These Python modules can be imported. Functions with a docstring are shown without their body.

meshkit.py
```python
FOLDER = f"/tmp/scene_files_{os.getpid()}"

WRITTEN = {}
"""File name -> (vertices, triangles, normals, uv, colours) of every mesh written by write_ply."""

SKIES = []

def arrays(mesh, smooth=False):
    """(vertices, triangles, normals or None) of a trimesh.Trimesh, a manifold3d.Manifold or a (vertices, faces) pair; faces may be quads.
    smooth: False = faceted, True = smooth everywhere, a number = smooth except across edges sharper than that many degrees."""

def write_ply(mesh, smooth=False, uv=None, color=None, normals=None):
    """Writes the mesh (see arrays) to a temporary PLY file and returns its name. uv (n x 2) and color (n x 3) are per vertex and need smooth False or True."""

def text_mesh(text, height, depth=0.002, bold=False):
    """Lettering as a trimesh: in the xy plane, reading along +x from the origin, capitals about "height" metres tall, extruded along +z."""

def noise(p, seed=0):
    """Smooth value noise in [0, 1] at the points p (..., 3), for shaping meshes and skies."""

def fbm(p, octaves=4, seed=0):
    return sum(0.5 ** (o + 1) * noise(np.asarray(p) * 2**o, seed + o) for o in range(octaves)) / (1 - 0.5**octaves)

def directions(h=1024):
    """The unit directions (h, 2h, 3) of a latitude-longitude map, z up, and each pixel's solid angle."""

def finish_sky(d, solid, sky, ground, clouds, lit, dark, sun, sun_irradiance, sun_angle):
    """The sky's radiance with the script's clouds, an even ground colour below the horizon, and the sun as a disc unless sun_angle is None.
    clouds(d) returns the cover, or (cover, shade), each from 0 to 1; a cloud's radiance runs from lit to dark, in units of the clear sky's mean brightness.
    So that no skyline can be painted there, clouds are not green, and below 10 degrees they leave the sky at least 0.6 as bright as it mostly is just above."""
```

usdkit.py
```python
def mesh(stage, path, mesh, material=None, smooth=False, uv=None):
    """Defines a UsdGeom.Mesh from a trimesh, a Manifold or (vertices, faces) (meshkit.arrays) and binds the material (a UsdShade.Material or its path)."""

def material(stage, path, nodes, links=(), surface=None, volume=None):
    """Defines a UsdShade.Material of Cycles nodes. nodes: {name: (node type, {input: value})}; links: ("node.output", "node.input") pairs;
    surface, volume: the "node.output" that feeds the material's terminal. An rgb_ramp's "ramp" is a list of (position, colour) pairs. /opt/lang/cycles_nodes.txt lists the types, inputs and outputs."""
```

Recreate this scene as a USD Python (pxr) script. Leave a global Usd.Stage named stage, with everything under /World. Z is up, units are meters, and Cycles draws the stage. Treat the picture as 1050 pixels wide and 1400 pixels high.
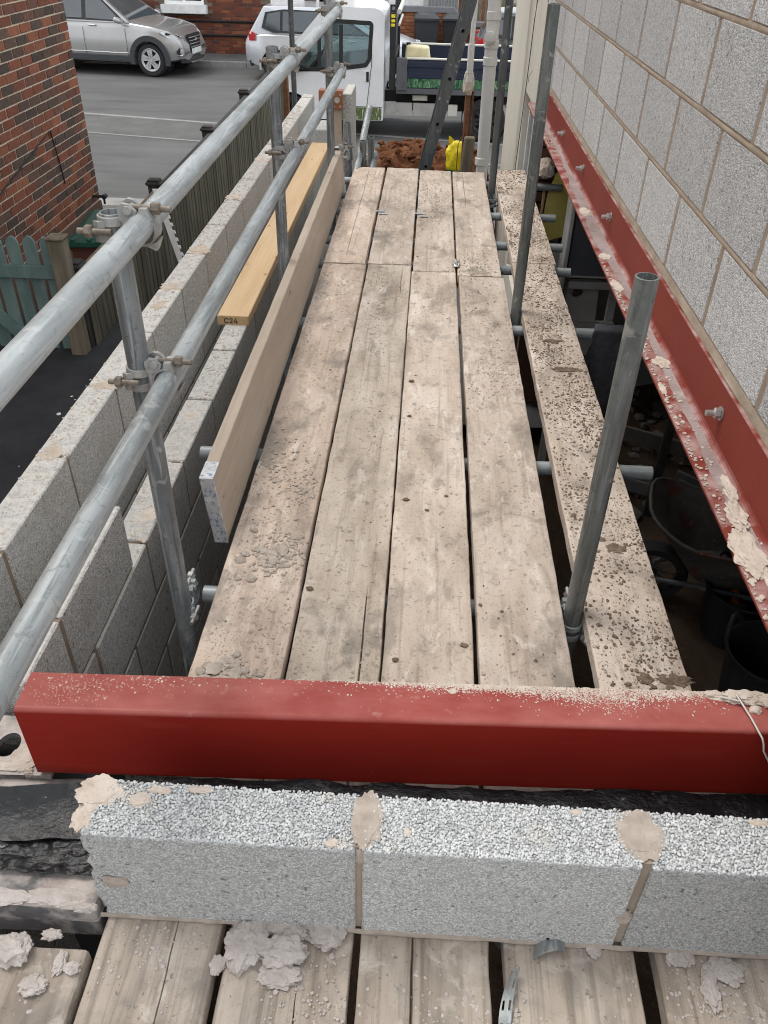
import math, random
import numpy as np, trimesh, usdkit, meshkit
import manifold3d as m3
from pxr import Usd, UsdGeom, UsdLux, UsdShade, Gf, Sdf, Vt
from shapely.geometry import Polygon
PI = math.pi
stage = Usd.Stage.CreateInMemory()
UsdGeom.SetStageUpAxis(stage, 'Z'); UsdGeom.SetStageMetersPerUnit(stage, 1.0)
UsdGeom.Xform.Define(stage, '/World'); UsdGeom.Scope.Define(stage, '/World/Looks')

# ------------------------------------------------------------------ camera (z = 0 is the walking surface of the boards)
YAW, PITCH, ROLL, FPX, CAMZ = math.radians(-2.35206), math.radians(36.86023), math.radians(1.32108), 1098.3636, 1.474766
cam = UsdGeom.Camera.Define(stage, '/World/camera')
cy, sy, cp, sp = math.cos(YAW), math.sin(YAW), math.cos(PITCH), math.sin(PITCH)
fwd = np.array([sy*cp, cy*cp, -sp]); right = np.array([cy, -sy, 0.0]); up = np.cross(right, fwd)
r2 = math.cos(ROLL)*right + math.sin(ROLL)*up; u2 = -math.sin(ROLL)*right + math.cos(ROLL)*up
cam.AddTransformOp().Set(Gf.Matrix4d(*r2, 0, *u2, 0, *(-fwd), 0, 0, 0, CAMZ, 1))
cam.CreateFocalLengthAttr(24.0); cam.CreateHorizontalApertureAttr(24.0*1050/FPX); cam.CreateVerticalApertureAttr(24.0*1400/FPX)
cam.CreateClippingRangeAttr(Gf.Vec2f(0.02, 500)); cam.CreateExposureAttr(0.92)

# ------------------------------------------------------------------ sky and soft sun behind cloud
SUN = np.array([-0.42, 0.22, 0.88]); SUN /= np.linalg.norm(SUN)
dome = UsdLux.DomeLight.Define(stage, '/World/sky')
sky_m = usdkit.material(stage, '/World/Looks/sky_air', {
    's': ('sky_texture', {'sky_type': 'single_scattering', 'sun_disc': False, 'sun_elevation': math.asin(SUN[2]), 'sun_rotation': math.atan2(SUN[0], SUN[1])}),
    'tc': ('texture_coordinate', {}), 'n': ('noise_texture', {'scale': 2.2, 'detail': 5.0, 'roughness': 0.55}),
    'r': ('rgb_ramp', {'ramp': [(0.25, (5.0, 5.3, 5.8)), (0.5, (7.4, 7.6, 7.9)), (0.75, (9.4, 9.4, 9.4))]}),
    'm': ('mix_color', {'fac': 0.9, 'use_clamp': False}), 'b': ('background_shader', {'strength': 0.095})},
    [('tc.generated', 'n.vector'), ('n.fac', 'r.fac'), ('s.color', 'm.a'), ('r.color', 'm.b'), ('m.result', 'b.color')], surface='b.background')
UsdShade.MaterialBindingAPI.Apply(dome.GetPrim()).Bind(sky_m)
dome.GetPrim().SetCustomDataByKey('kind', 'structure')
sun = UsdLux.DistantLight.Define(stage, '/World/sun')
sun.CreateNormalizeAttr(True) if hasattr(sun, 'CreateNormalizeAttr') else None
sun.CreateIntensityAttr(0.26); sun.CreateAngleAttr(24.0); sun.CreateColorAttr(Gf.Vec3f(1.0, 0.96, 0.9))
sun.GetPrim().GetAttribute('inputs:normalize').Set(True)
_z = SUN; _x = np.cross([0, 0, 1.0], _z); _x /= np.linalg.norm(_x); _y = np.cross(_z, _x)
sun.AddTransformOp().Set(Gf.Matrix4d(*_x, 0, *_y, 0, *_z, 0, 0, 0, 8, 1))

# ------------------------------------------------------------------ naming
_used = {}
def numbered(parent, name):
    k = (parent, name); n = _used.get(k, 0); _used[k] = n+1
    return name if n == 0 else f'{name}_{n:03d}'
class Thing:
    def __init__(s, path, base): s.path, s.base, s.prim = path, np.array(base, float), stage.GetPrimAtPath(path)
def tag(prim, label=None, cat=None, group=None, kind=None):
    for k, v in (('label', label), ('category', cat), ('group', group), ('kind', kind)):
        if v: prim.SetCustomDataByKey(k, v)
def thing(name, label, cat, base=(0, 0, 0), group=None, mat4=None, kind=None):
    p = '/World/' + numbered('/World', name); x = UsdGeom.Xform.Define(stage, p)
    if mat4 is not None: x.AddTransformOp().Set(Gf.Matrix4d(np.asarray(mat4, float).T.tolist())); base = (0, 0, 0)
    else: x.AddTranslateOp().Set(Gf.Vec3d(*map(float, base)))
    tag(x.GetPrim(), label, cat, group, kind)
    return Thing(p, base)
def part(t, name, m, mat, smooth=False, label=None, kind=None):
    """a part of t (a Thing: world coordinates are moved to its base) or a sub-part of a part"""
    p = t.path + '/' + numbered(t.path, name); v, f = m
    g = usdkit.mesh(stage, p, (np.asarray(v)-t.base, f), mat, smooth=smooth)
    tag(g.GetPrim(), label, kind=kind)
    return Thing(p, t.base)
def single(name, label, cat, m, mat, smooth=False, group=None, kind=None):
    p = '/World/' + numbered('/World', name); g = usdkit.mesh(stage, p, m, mat, smooth=smooth)
    tag(g.GetPrim(), label, cat, group, kind); return g
def copy_of(src, label, mat4, group=None, cat=None):
    name = src.path.rsplit('/', 1)[1]; base = name[:-4] if name[-4:-3] == '_' and name[-3:].isdigit() else name
    p = '/World/' + numbered('/World', base); x = UsdGeom.Xform.Define(stage, p); q = x.GetPrim()
    q.GetReferences().AddInternalReference(src.path); q.SetInstanceable(True)
    x.GetXformOpOrderAttr().Clear() if x.GetXformOpOrderAttr() else None
    x.ClearXformOpOrder(); x.AddTransformOp(opSuffix='place').Set(Gf.Matrix4d(np.asarray(mat4, float).T.tolist()))
    was = src.prim.GetCustomData(); tag(q, label, cat or was['category'], group or was.get('group'))
    return q

# ------------------------------------------------------------------ mesh helpers: a mesh is (vertices, triangles)
def tri(f):
    f = np.asarray(f); return f if f.shape[1] == 3 else np.vstack([f[:, [0, 1, 2]], f[:, [0, 2, 3]]])
def cat(*ms):
    V, F, n = [], [], 0
    for v, f in ms:
        V.append(np.asarray(v, float)); F.append(np.asarray(f)+n); n += len(v)
    return np.vstack(V), np.vstack(F)
_sg = np.array([[a, b, c] for a in (-1, 1) for b in (-1, 1) for c in (-1, 1)], float)
_tv = np.vstack([_sg*[1, .8, .8], _sg*[.8, 1, .8], _sg*[.8, .8, 1]])
_th = trimesh.convex.convex_hull(_tv); _ti = [int(np.argmin(((_tv-p)**2).sum(1))) for p in _th.vertices]
_tf = np.array(_ti)[_th.faces]
def box(x0, x1, y0, y1, z0, z1, b=0.003):
    c = np.array([(x0+x1)/2, (y0+y1)/2, (z0+z1)/2]); h = np.abs(np.array([x1-x0, y1-y0, z1-z0]))/2; b = min(b, h.min()*.9)
    v = np.vstack([_sg*np.array([h[0] if k == 0 else h[0]-b, h[1] if k == 1 else h[1]-b, h[2] if k == 2 else h[2]-b]) for k in range(3)])
    return v+c, _tf
def pbox(x0, x1, y0, y1, z0, z1):
    m = trimesh.creation.box([x1-x0, y1-y0, z1-z0]); return m.vertices+[(x0+x1)/2, (y0+y1)/2, (z0+z1)/2], m.faces
def frame(p, q):
    w = np.array(q, float)-p; L = np.linalg.norm(w); w /= L
    a = np.array([0, 0, 1.]) if abs(w[2]) < .9 else np.array([1., 0, 0]); u = np.cross(a, w); u /= np.linalg.norm(u)
    return u, np.cross(w, u), w, L
def lathe(p, q, prof, n=24):
    """prof: [(radius, distance along)] turned round the axis p->q"""
    u, v, w, L = frame(p, q); t = np.arange(n)/n*2*PI; ring = np.cos(t)[:, None]*u+np.sin(t)[:, None]*v
    V = np.vstack([np.array(p)+w*d+ring*r for r, d in prof]); F = []
    for i in range(len(prof)-1):
        a = i*n+np.arange(n); b = i*n+(np.arange(n)+1) % n
        F.append(np.stack([a, b, b+n, a+n], 1))
    return V, tri(np.vstack(F))
def cyl(p, q, r, n=16, b=0.0):
    L = np.linalg.norm(np.array(q, float)-p)
    return lathe(p, q, [(1e-5, 0), (r-b, 0), (r, b), (r, L-b), (r-b, L), (1e-5, L)] if b else [(1e-5, 0), (r, 0), (r, L), (1e-5, L)], n)
def solid(p, q, r, n=40):
    m = trimesh.creation.cylinder(radius=r, segment=[p, q], sections=n); return np.array(m.vertices), np.array(m.faces)
def tube(p, q, ro=.02415, ri=.0205, n=32):
    L = np.linalg.norm(np.array(q, float)-p)
    return lathe(p, q, [(ro, .001), (ro, L-.001), (ro-.001, L), (ri, L), (ri, 0), (ro-.001, 0), (ro, .001)], n)
def path_tube(pts, r, n=8):
    pts = np.array(pts, float); V = []
    for i, p in enumerate(pts):
        d = pts[min(i+1, len(pts)-1)]-pts[max(i-1, 0)]; u, v, w, L = frame(np.zeros(3), d)
        t = np.arange(n)/n*2*PI; V.append(p+(np.cos(t)[:, None]*u+np.sin(t)[:, None]*v)*(r if np.isscalar(r) else r[i]))
    F = []
    for i in range(len(pts)-1):
        a = i*n+np.arange(n); b = i*n+(np.arange(n)+1) % n; F.append(np.stack([a, b, b+n, a+n], 1))
    return np.vstack(V), tri(np.vstack(F))
def poly(pts, h, M=None):
    """polygon in xy (list or shapely) extruded by h along z, then moved by the 4x4 M"""
    P = pts if isinstance(pts, Polygon) else Polygon(pts)
    m = trimesh.creation.extrude_polygon(P, h, engine='earcut'); v = np.array(m.vertices)
    if M is not None: v = v @ M[:3, :3].T + M[:3, 3]
    return v, np.array(m.faces)
def mat(ex, ey, ez, o): 
    M = np.eye(4); M[:3, 0], M[:3, 1], M[:3, 2], M[:3, 3] = ex, ey, ez, o; return M
XZ = lambda y: mat((1, 0, 0), (0, 0, 1), (0, -1, 0), (0, y, 0))     # polygon (x, z), thickness towards -y from y
YZ = lambda x: mat((0, 1, 0), (0, 0, 1), (1, 0, 0), (x, 0, 0))      # polygon (y, z), thickness towards +x from x
def rotz(a, o=(0, 0, 0)): c, s = math.cos(a), math.sin(a); return mat((c, s, 0), (-s, c, 0), (0, 0, 1), o)
def xf(m, M): return np.asarray(m[0]) @ M[:3, :3].T + M[:3, 3], m[1]
def tomani(m): return m3.Manifold(m3.Mesh(np.asarray(m[0], np.float32), np.asarray(m[1], np.uint32)))
def frommani(M): q = M.to_mesh(); return np.array(q.vert_properties[:, :3], float), np.array(q.tri_verts, int)
def hullballs(pts, r, sub=1):
    s = trimesh.creation.icosphere(sub, 1.0).vertices
    rs = np.broadcast_to(r, (len(pts),)); h = trimesh.convex.convex_hull(np.vstack([np.array(p)+s*k for p, k in zip(pts, rs)]))
    return np.array(h.vertices), np.array(h.faces)
_ico = {k: trimesh.creation.icosphere(k, 1.0) for k in (0, 1, 2, 3)}
_ico[0] = trimesh.creation.icosahedron()
_ico[4] = trimesh.creation.icosphere(4, 1.0)
def lump(c, s, seed, sub=2, amp=.35, fr=1.6, pit=.32):
    """an uneven lump, flattened below: broad shape plus crumbly pits"""
    sub = 4 if sub == 3 else sub
    v = np.array(_ico[sub].vertices); o = np.array([seed*7.3, seed*3.1, seed*1.7])
    k = 1+amp*(meshkit.fbm(v*fr+o, 3, seed)-.5)*2.6
    if sub > 2: k = k-pit*.32*np.clip(meshkit.fbm(v*fr*4+o, 3, seed+1)-.42, 0, 1)+pit*.16*(meshkit.fbm(v*fr*11+o, 2, seed+2)-.5)
    a = seed*1.7; R = rotz(a)[:3, :3]; v = (v*k[:, None]) @ R.T
    v[:, 2] = np.where(v[:, 2] < 0, v[:, 2]*.35, np.abs(v[:, 2])**.62)
    return v*s+c, np.array(_ico[sub].faces)
def grid(nx, ny, fn):
    u, w = np.meshgrid(np.linspace(0, 1, nx), np.linspace(0, 1, ny), indexing='ij'); V = fn(u.ravel(), w.ravel())
    i, j = np.meshgrid(np.arange(nx-1), np.arange(ny-1), indexing='ij'); a = (i*ny+j).ravel()
    return V, tri(np.stack([a, a+ny, a+ny+1, a+1], 1))
def sheet(nx, ny, fn, th=.002):
    """a thin closed sheet"""
    v, f = grid(nx, ny, fn); n = trimesh.Trimesh(v, f, process=False).vertex_normals
    k = len(v); e = []
    idx = np.arange(nx*ny).reshape(nx, ny); loop = np.r_[idx[:, 0], idx[-1, 1:], idx[-2::-1, -1], idx[0, -2:0:-1]]
    a, b = loop, np.roll(loop, -1)
    return np.vstack([v, v-n*th]), np.vstack([f, f[:, ::-1]+k, tri(np.stack([b, a, a+k, b+k], 1))])
def scatter(pts, sizes, seed, flat=.6, sub=0):
    """many small stones joined in one mesh"""
    rng = np.random.default_rng(seed); bv, bf = np.array(_ico[sub].vertices), np.array(_ico[sub].faces); n = len(pts)
    sc = np.asarray(sizes)[:, None]*np.stack([rng.uniform(.7, 1.3, n), rng.uniform(.7, 1.3, n), flat*rng.uniform(.6, 1.2, n)], 1)
    a = rng.uniform(0, 2*PI, n); ca, sa = np.cos(a)[:, None], np.sin(a)[:, None]
    j = bv[None]*(1+rng.uniform(-.25, .25, (n, len(bv), 1)))*sc[:, None, :]
    x = j[..., 0]*ca-j[..., 1]*sa; y = j[..., 0]*sa+j[..., 1]*ca
    V = np.stack([x, y, j[..., 2]], -1)+np.asarray(pts)[:, None, :]
    return V.reshape(-1, 3), (bf[None]+(np.arange(n)*len(bv))[:, None, None]).reshape(-1, 3)

# ------------------------------------------------------------------ materials
def pm(name, base, scale=4., stretch=(1, 1, 1), detail=5., rough=.8, metal=0., layers=(), bumps=(), tone=0., spec=.5, dist=0., coat=0.):
    """base: ramp over a noise; layers: (type, scale, stretch, lo, hi, colour, strength[, up]) laid over it; bumps: (type, scale, stretch, strength, distance); tone: brightness change from object to object"""
    N, L = {}, []
    N['g'] = ('geometry', {}); N['oi'] = ('object_info', {})
    N['of'] = ('vector_math', {'math_type': 'multiply', 'vector2': (1, 1, 1)}); N['cx'] = ('combine_xyz', {}); N['om'] = ('math', {'math_type': 'multiply', 'value2': 53.0})
    N['po'] = ('vector_math', {'math_type': 'add'})
    L += [('oi.random', 'om.value1'), ('om.value', 'cx.x'), ('om.value', 'cx.z'), ('g.position', 'po.vector1'), ('cx.vector', 'po.vector2')]
    def coord(i, s):
        N['mp'+i] = ('mapping', {'scale': tuple(s)}); L.append(('po.vector', f'mp{i}.vector')); return f'mp{i}.vector'
    def tex(i, kind, sc, s):
        if kind == 'noise': N['t'+i] = ('noise_texture', {'scale': sc, 'detail': detail, 'roughness': .6, 'distortion': dist}); out = f't{i}.fac'
        elif kind == 'fine': N['t'+i] = ('noise_texture', {'scale': sc, 'detail': 2., 'roughness': .5}); out = f't{i}.fac'
        elif kind == 'wave': N['t'+i] = ('wave_texture', {'scale': sc, 'distortion': 6., 'detail': 3., 'detail_scale': 1.2, 'bands_direction': 'x'}); out = f't{i}.fac'
        elif kind == 'edge': N['t'+i] = ('voronoi_texture', {'scale': sc, 'feature': 'distance_to_edge'}); out = f't{i}.distance'
        elif kind == 'cell': N['t'+i] = ('voronoi_texture', {'scale': sc, 'feature': 'f1'}); out = f't{i}.distance'
        elif kind == 'cellcol': N['t'+i] = ('voronoi_texture', {'scale': sc, 'feature': 'f1'}); out = f't{i}.color'
        L.append((coord(i, s), f't{i}.vector')); return out
    kind0 = 'noise'
    if isinstance(scale, tuple): kind0, scale = scale
    N['r0'] = ('rgb_ramp', {'ramp': base}); L.append((tex('0', kind0, scale, stretch), 'r0.fac')); col = 'r0.color'
    if any(len(l) > 7 for l in layers): N['sx'] = ('separate_xyz', {}); L.append(('g.normal', 'sx.vector')); N['upm'] = ('map_range', {'from_min': .2, 'from_max': .8, 'clamp': True}); L.append(('sx.z', 'upm.value'))
    for k, l in enumerate(layers):
        i = f'l{k}'; o = tex(i, l[0], l[1], l[2])
        N['m'+i] = ('map_range', {'from_min': l[3], 'from_max': l[4], 'to_min': 0., 'to_max': l[6], 'clamp': True}); L.append((o, f'm{i}.value')); fac = f'm{i}.result'
        if len(l) > 7:
            N['u'+i] = ('math', {'math_type': 'multiply'}); L += [(fac, f'u{i}.value1'), ('upm.result', f'u{i}.value2')]; fac = f'u{i}.value'
        N['x'+i] = ('mix_color', {'b': l[5]}); L += [(fac, f'x{i}.fac'), (col, f'x{i}.a')]; col = f'x{i}.result'
    if tone:
        N['tm'] = ('map_range', {'to_min': 1-tone, 'to_max': 1+tone}); N['hs'] = ('hsv', {}); L += [('oi.random', 'tm.value'), ('tm.result', 'hs.value'), (col, 'hs.color')]; col = 'hs.color'
    N['p'] = ('principled_bsdf', {'roughness': rough, 'metallic': metal, 'specular_ior_level': spec, **({'coat_weight': coat, 'coat_roughness': .06} if coat else {})}); L.append((col, 'p.base_color'))
    prev = None
    for k, b in enumerate(bumps):
        i = f'b{k}'; N['bp'+i] = ('bump', {'strength': b[3], 'distance': b[4], 'invert': b[0] in ('cell',)}); L.append((tex(i, b[0], b[1], b[2]), f'bp{i}.height'))
        if prev: L.append((prev, f'bp{i}.normal'))
        prev = f'bp{i}.normal'
    if prev: L.append((prev, 'p.normal'))
    return usdkit.material(stage, '/World/Looks/'+name, N, L, surface='p.BSDF')
def flat(name, c, rough=.6, metal=0., spec=.5, bump=0., sc=60., var=.12, coat=0.):
    c = np.array(c); return pm(name, [(.3, tuple(c*(1-var))), (.7, tuple(np.minimum(c*(1+var), 1)))], sc*.15, rough=rough, metal=metal, spec=spec, coat=coat, bumps=[('noise', sc, (1, 1, 1), bump, .004)] if bump else ())
ONE = (1, 1, 1)
DUST = (.50, .40, .315)
WOODB = [('noise', 90, (1, .04, 1), .35, .003), ('noise', 55, ONE, .5, .004), ('noise', 260, ONE, .3, .002)]
def boardmat(name, k=1., grime=.55, brown=.0, t=(1, 1, 1)):
    c = lambda *v: tuple(np.array(v)*k*np.array(t))
    return pm(name, [(.30, c(.40, .325, .26)), (.46, c(.53, .44, .36)), (.58, c(.615, .52, .435)), (.72, c(.70, .615, .53))], 5., (1.6, .5, 1), rough=.92, spec=.2, tone=.11, dist=.4, layers=[
        ('noise', 60, (1, .03, 1), .54, .70, (.27, .215, .17), .5), ('noise', 6, (1, .55, 1), .54, .66, (.265, .228, .19), grime), ('noise', 19, (1, .5, 1), .57, .67, (.245, .205, .168), .5),
        ('noise', 46, ONE, .58, .68, (.17, .145, .12), .6), ('noise', 24, (1, .35, 1), .58, .68, (.74, .67, .59), .6),
        ('cell', 75, ONE, .13, .07, (.11, .085, .065), .35+brown), ('noise', 150, ONE, .60, .68, (.11, .09, .07), .55+brown)], bumps=WOODB)
M_BOARD = boardmat('weathered_board', 1.0, .7)
M_BOARDP = boardmat('weathered_board_pink', .96, .8, 0., (1.03, .985, .96))
M_BOARDY = boardmat('weathered_board_pale', 1.04, .75, 0., (.99, 1.0, .98))
M_BOARD2 = boardmat('weathered_board_grey', .95, .85)
M_BOARDM = boardmat('mortared_board', 1.02, .55, .35)
M_NEARB = pm('bare_board', [(.3, (.29, .24, .195)), (.5, (.44, .375, .31)), (.72, (.58, .515, .445))], 6., (1.4, .3, 1), rough=.9, spec=.2, tone=.08, dist=.5, layers=[
    ('noise', 70, (1, .025, 1), .48, .66, (.19, .16, .13), .65), ('noise', 9, (1, .6, 1), .52, .66, (.20, .185, .165), .6), ('noise', 14, ONE, .56, .68, (.66, .61, .54), .7), ('noise', 120, ONE, .62, .68, (.12, .1, .08), .6)], bumps=WOODB)
M_TOE = pm('toe_board_wood', [(.3, (.36, .295, .23)), (.6, (.45, .375, .30)), (.8, (.54, .46, .385))], 5., (1, .25, 1), rough=.85, spec=.25, layers=[('noise', 80, (1, .03, 1), .5, .7, (.30, .24, .18), .4), ('noise', 26, (1, .3, 1), .66, .72, (.13, .1, .08), .6)], bumps=[('noise', 90, (1, .04, 1), .3, .002)])
M_PINE = pm('new_pine', [(.3, (.58, .395, .215)), (.55, (.68, .49, .29)), (.75, (.74, .56, .36))], 6., (2, .2, 1), rough=.65, spec=.3, layers=[('wave', 9, (3, .12, 3), .5, .95, (.48, .27, .11), .35), ('cell', 5.2, (1.6, 1, 1), .10, .03, (.28, .14, .06), .8)], bumps=[('noise', 120, (1, .04, 1), .15, .001)])
M_CUT = pm('sawn_end', [(.3, (.40, .26, .13)), (.7, (.53, .36, .19))], 40., (1, 1, 1), rough=.8)
def blockmat(name, light, dark, sc, strength=.9, extra=(), bd=.004):
    l, d = np.array(light), np.array(dark)
    return pm(name, [(.2, tuple(l*.72)), (.5, tuple(l)), (.8, tuple(np.minimum(l*1.22, .9)))], ('cellcol', sc), rough=.95, spec=.15, tone=.10, layers=[
        ('edge', sc, ONE, .10, .0, tuple(d), strength), ('noise', 6, ONE, .5, .7, tuple(l*.72), .35), ('noise', sc*.32, ONE, .6, .68, tuple(d*.8), .75)]+list(extra), bumps=[('cell', sc, ONE, .7, bd), ('noise', sc*.35, ONE, .5, bd)])
M_FRONTBLOCK = blockmat('cut_block_face', (.55, .555, .54), (.11, .118, .12), 300, .7, bd=.002)
M_GRAIN = pm('block_grains', [(.10, (.40, .41, .41)), (.45, (.56, .575, .575)), (.85, (.72, .73, .72))], ('cellcol', 175), rough=.92, spec=.15, layers=[('noise', 9, ONE, .56, .72, (.66, .60, .51), .6)], bumps=[('noise', 420, ONE, .4, .001)])
M_WALLBLOCK = blockmat('wall_block', (.56, .57, .575), (.16, .16, .165), 210, .55, [('noise', 2.2, (1, 3, .6), .55, .75, (.58, .58, .58), .45)], bd=.003)
M_LEFTBLOCK = blockmat('left_block', (.58, .565, .53), (.13, .12, .105), 230, .8, [('noise', 3, ONE, .58, .75, (.33, .27, .2), .4), ('noise', 30, ONE, .28, .55, (.68, .65, .60), .8, 1), ('noise', 110, ONE, .56, .64, (.30, .29, .27), .5, 1), ('noise', 5, ONE, .64, .76, (.52, .42, .32), .4, 1)], bd=.004)
M_MORTAR = pm('brown_mortar', [(.3, (.27, .215, .165)), (.7, (.38, .315, .25))], 12., rough=.95, spec=.1, layers=[('noise', 60, ONE, .6, .7, (.42, .35, .28), .4)], bumps=[('noise', 80, ONE, .5, .004)])
M_MORTAR_L = pm('dark_mortar', [(.3, (.20, .15, .105)), (.7, (.31, .245, .185))], 12., rough=.95, spec=.1, bumps=[('noise', 80, ONE, .5, .004)])
M_SPLAT = pm('dried_mortar', [(.3, (.50, .42, .345)), (.7, (.68, .60, .52))], 30., rough=.95, spec=.1, layers=[('noise', 90, ONE, .6, .7, (.33, .27, .22), .5)], bumps=[('noise', 120, ONE, .8, .004)])
M_CRUMB = pm('mortar_crumb', [(.3, (.33, .28, .235)), (.7, (.52, .455, .39))], 30., rough=.95, spec=.1, bumps=[('noise', 200, ONE, .5, .002)])
M_DIRT = pm('brown_dirt', [(.3, (.12, .085, .06)), (.7, (.24, .18, .135))], 40., rough=.95, spec=.1)
M_PINKLUMP = pm('pale_lump', [(.3, (.46, .41, .375)), (.7, (.62, .57, .53))], 25., rough=.95, spec=.1, layers=[('noise', 70, ONE, .6, .72, (.38, .33, .3), .5)], bumps=[('noise', 110, ONE, .8, .005)])
RED = (.245, .030, .022)
M_RED = pm('red_primer', [(.3, (.20, .014, .009)), (.7, (.24, .019, .012))], 3., rough=.38, spec=.16, layers=[('noise', 26, (.12, 1, 5), .62, .70, (.29, .055, .04), .35), ('noise', 9, (.5, 1, 2), .60, .72, (.26, .035, .025), .4), 
    ('noise', 5, (1, 2, 1), .2, .75, (.50, .19, .165), .72, 1), ('noise', 30, ONE, .62, .72, (.52, .30, .26), .4, 1), ('noise', 260, ONE, .70, .74, (.55, .42, .37), .6), ('noise', 40, (1, 6, 1), .74, .8, (.45, .2, .17), .4)], bumps=[('noise', 300, ONE, .08, .0006)])
M_REDW = pm('red_primer_wall', [(.3, (.19, .029, .018)), (.7, (.235, .038, .024))], 3., rough=.62, spec=.3, layers=[
    ('noise', 12, ONE, .40, .62, (.44, .31, .285), .85, 1), ('noise', 120, ONE, .70, .74, (.55, .42, .36), .6), ('noise', 26, (1, 5, .6), .7, .78, (.42, .22, .18), .5)], bumps=[('noise', 200, ONE, .15, .001)])
def galv(name, a, b, c, axis, rough=.5, metal=.35, streak=.6):
    st = [1, 1, 1]; st[axis] = .05; st2 = [1, 1, 1]; st2[axis] = .25
    return pm(name, [(.32, a), (.5, b), (.68, c)], 9., st2, rough=rough, metal=metal, spec=.5, tone=.06, dist=1.0, layers=[
        ('noise', 75, st, .52, .66, tuple(np.array(c)*1.25), streak), ('noise', 60, st, .56, .70, tuple(np.array(a)*.55), streak), ('noise', 40, ONE, .58, .68, tuple(np.array(a)*.7), .5),
        ('noise', 22, ONE, .60, .70, (.56, .55, .52), .45), ('noise', 240, ONE, .64, .70, tuple(np.array(a)*.4), .6)], bumps=[('noise', 110, st2, .25, .001), ('noise', 14, ONE, .12, .002)])
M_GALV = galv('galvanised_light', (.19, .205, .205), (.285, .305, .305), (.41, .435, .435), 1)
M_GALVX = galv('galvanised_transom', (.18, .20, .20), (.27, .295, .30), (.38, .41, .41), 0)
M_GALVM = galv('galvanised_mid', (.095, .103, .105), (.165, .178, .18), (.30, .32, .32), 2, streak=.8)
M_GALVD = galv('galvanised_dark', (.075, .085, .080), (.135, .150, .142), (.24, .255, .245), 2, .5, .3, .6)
M_GREYP = galv('painted_grey_tube', (.050, .055, .056), (.078, .085, .087), (.125, .135, .138), 2, .5, .15, .4)
M_COUP = pm('coupler_steel', [(.3, (.25, .25, .235)), (.7, (.43, .43, .41))], 25., rough=.5, metal=.45, layers=[('noise', 40, ONE, .56, .68, (.20, .13, .08), .6)], bumps=[('noise', 120, ONE, .3, .002)])
M_BOLT = pm('bolt_steel', [(.3, (.12, .095, .07)), (.7, (.27, .235, .19))], 60., rough=.55, metal=.4)
M_ZINC = pm('zinc_bolt', [(.3, (.38, .37, .35)), (.7, (.58, .57, .54))], 60., rough=.38, metal=.8)
M_RUST = pm('rusty_steel', [(.3, (.10, .04, .018)), (.7, (.22, .095, .045))], 12., rough=.9, layers=[('noise', 30, ONE, .6, .72, (.30, .2, .12), .5)], bumps=[('noise', 60, ONE, .5, .004)])
M_HOOP = pm('board_hoop', [(.3, (.42, .42, .42)), (.7, (.6, .6, .58))], 30., rough=.5, metal=.6, layers=[('noise', 90, ONE, .55, .6, (.10, .16, .34), .75)])
M_DPC = pm('black_membrane', [(.3, (.006, .0065, .007)), (.7, (.013, .014, .016))], 20., rough=.27, spec=.5, layers=[('noise', 14, ONE, .57, .7, (.17, .145, .13), .55, 1), ('noise', 50, ONE, .66, .72, (.4, .36, .33), .6, 1)], bumps=[('noise', 48, (1, 1.5, 1), .7, .006), ('noise', 170, ONE, .25, .002)])
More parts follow.
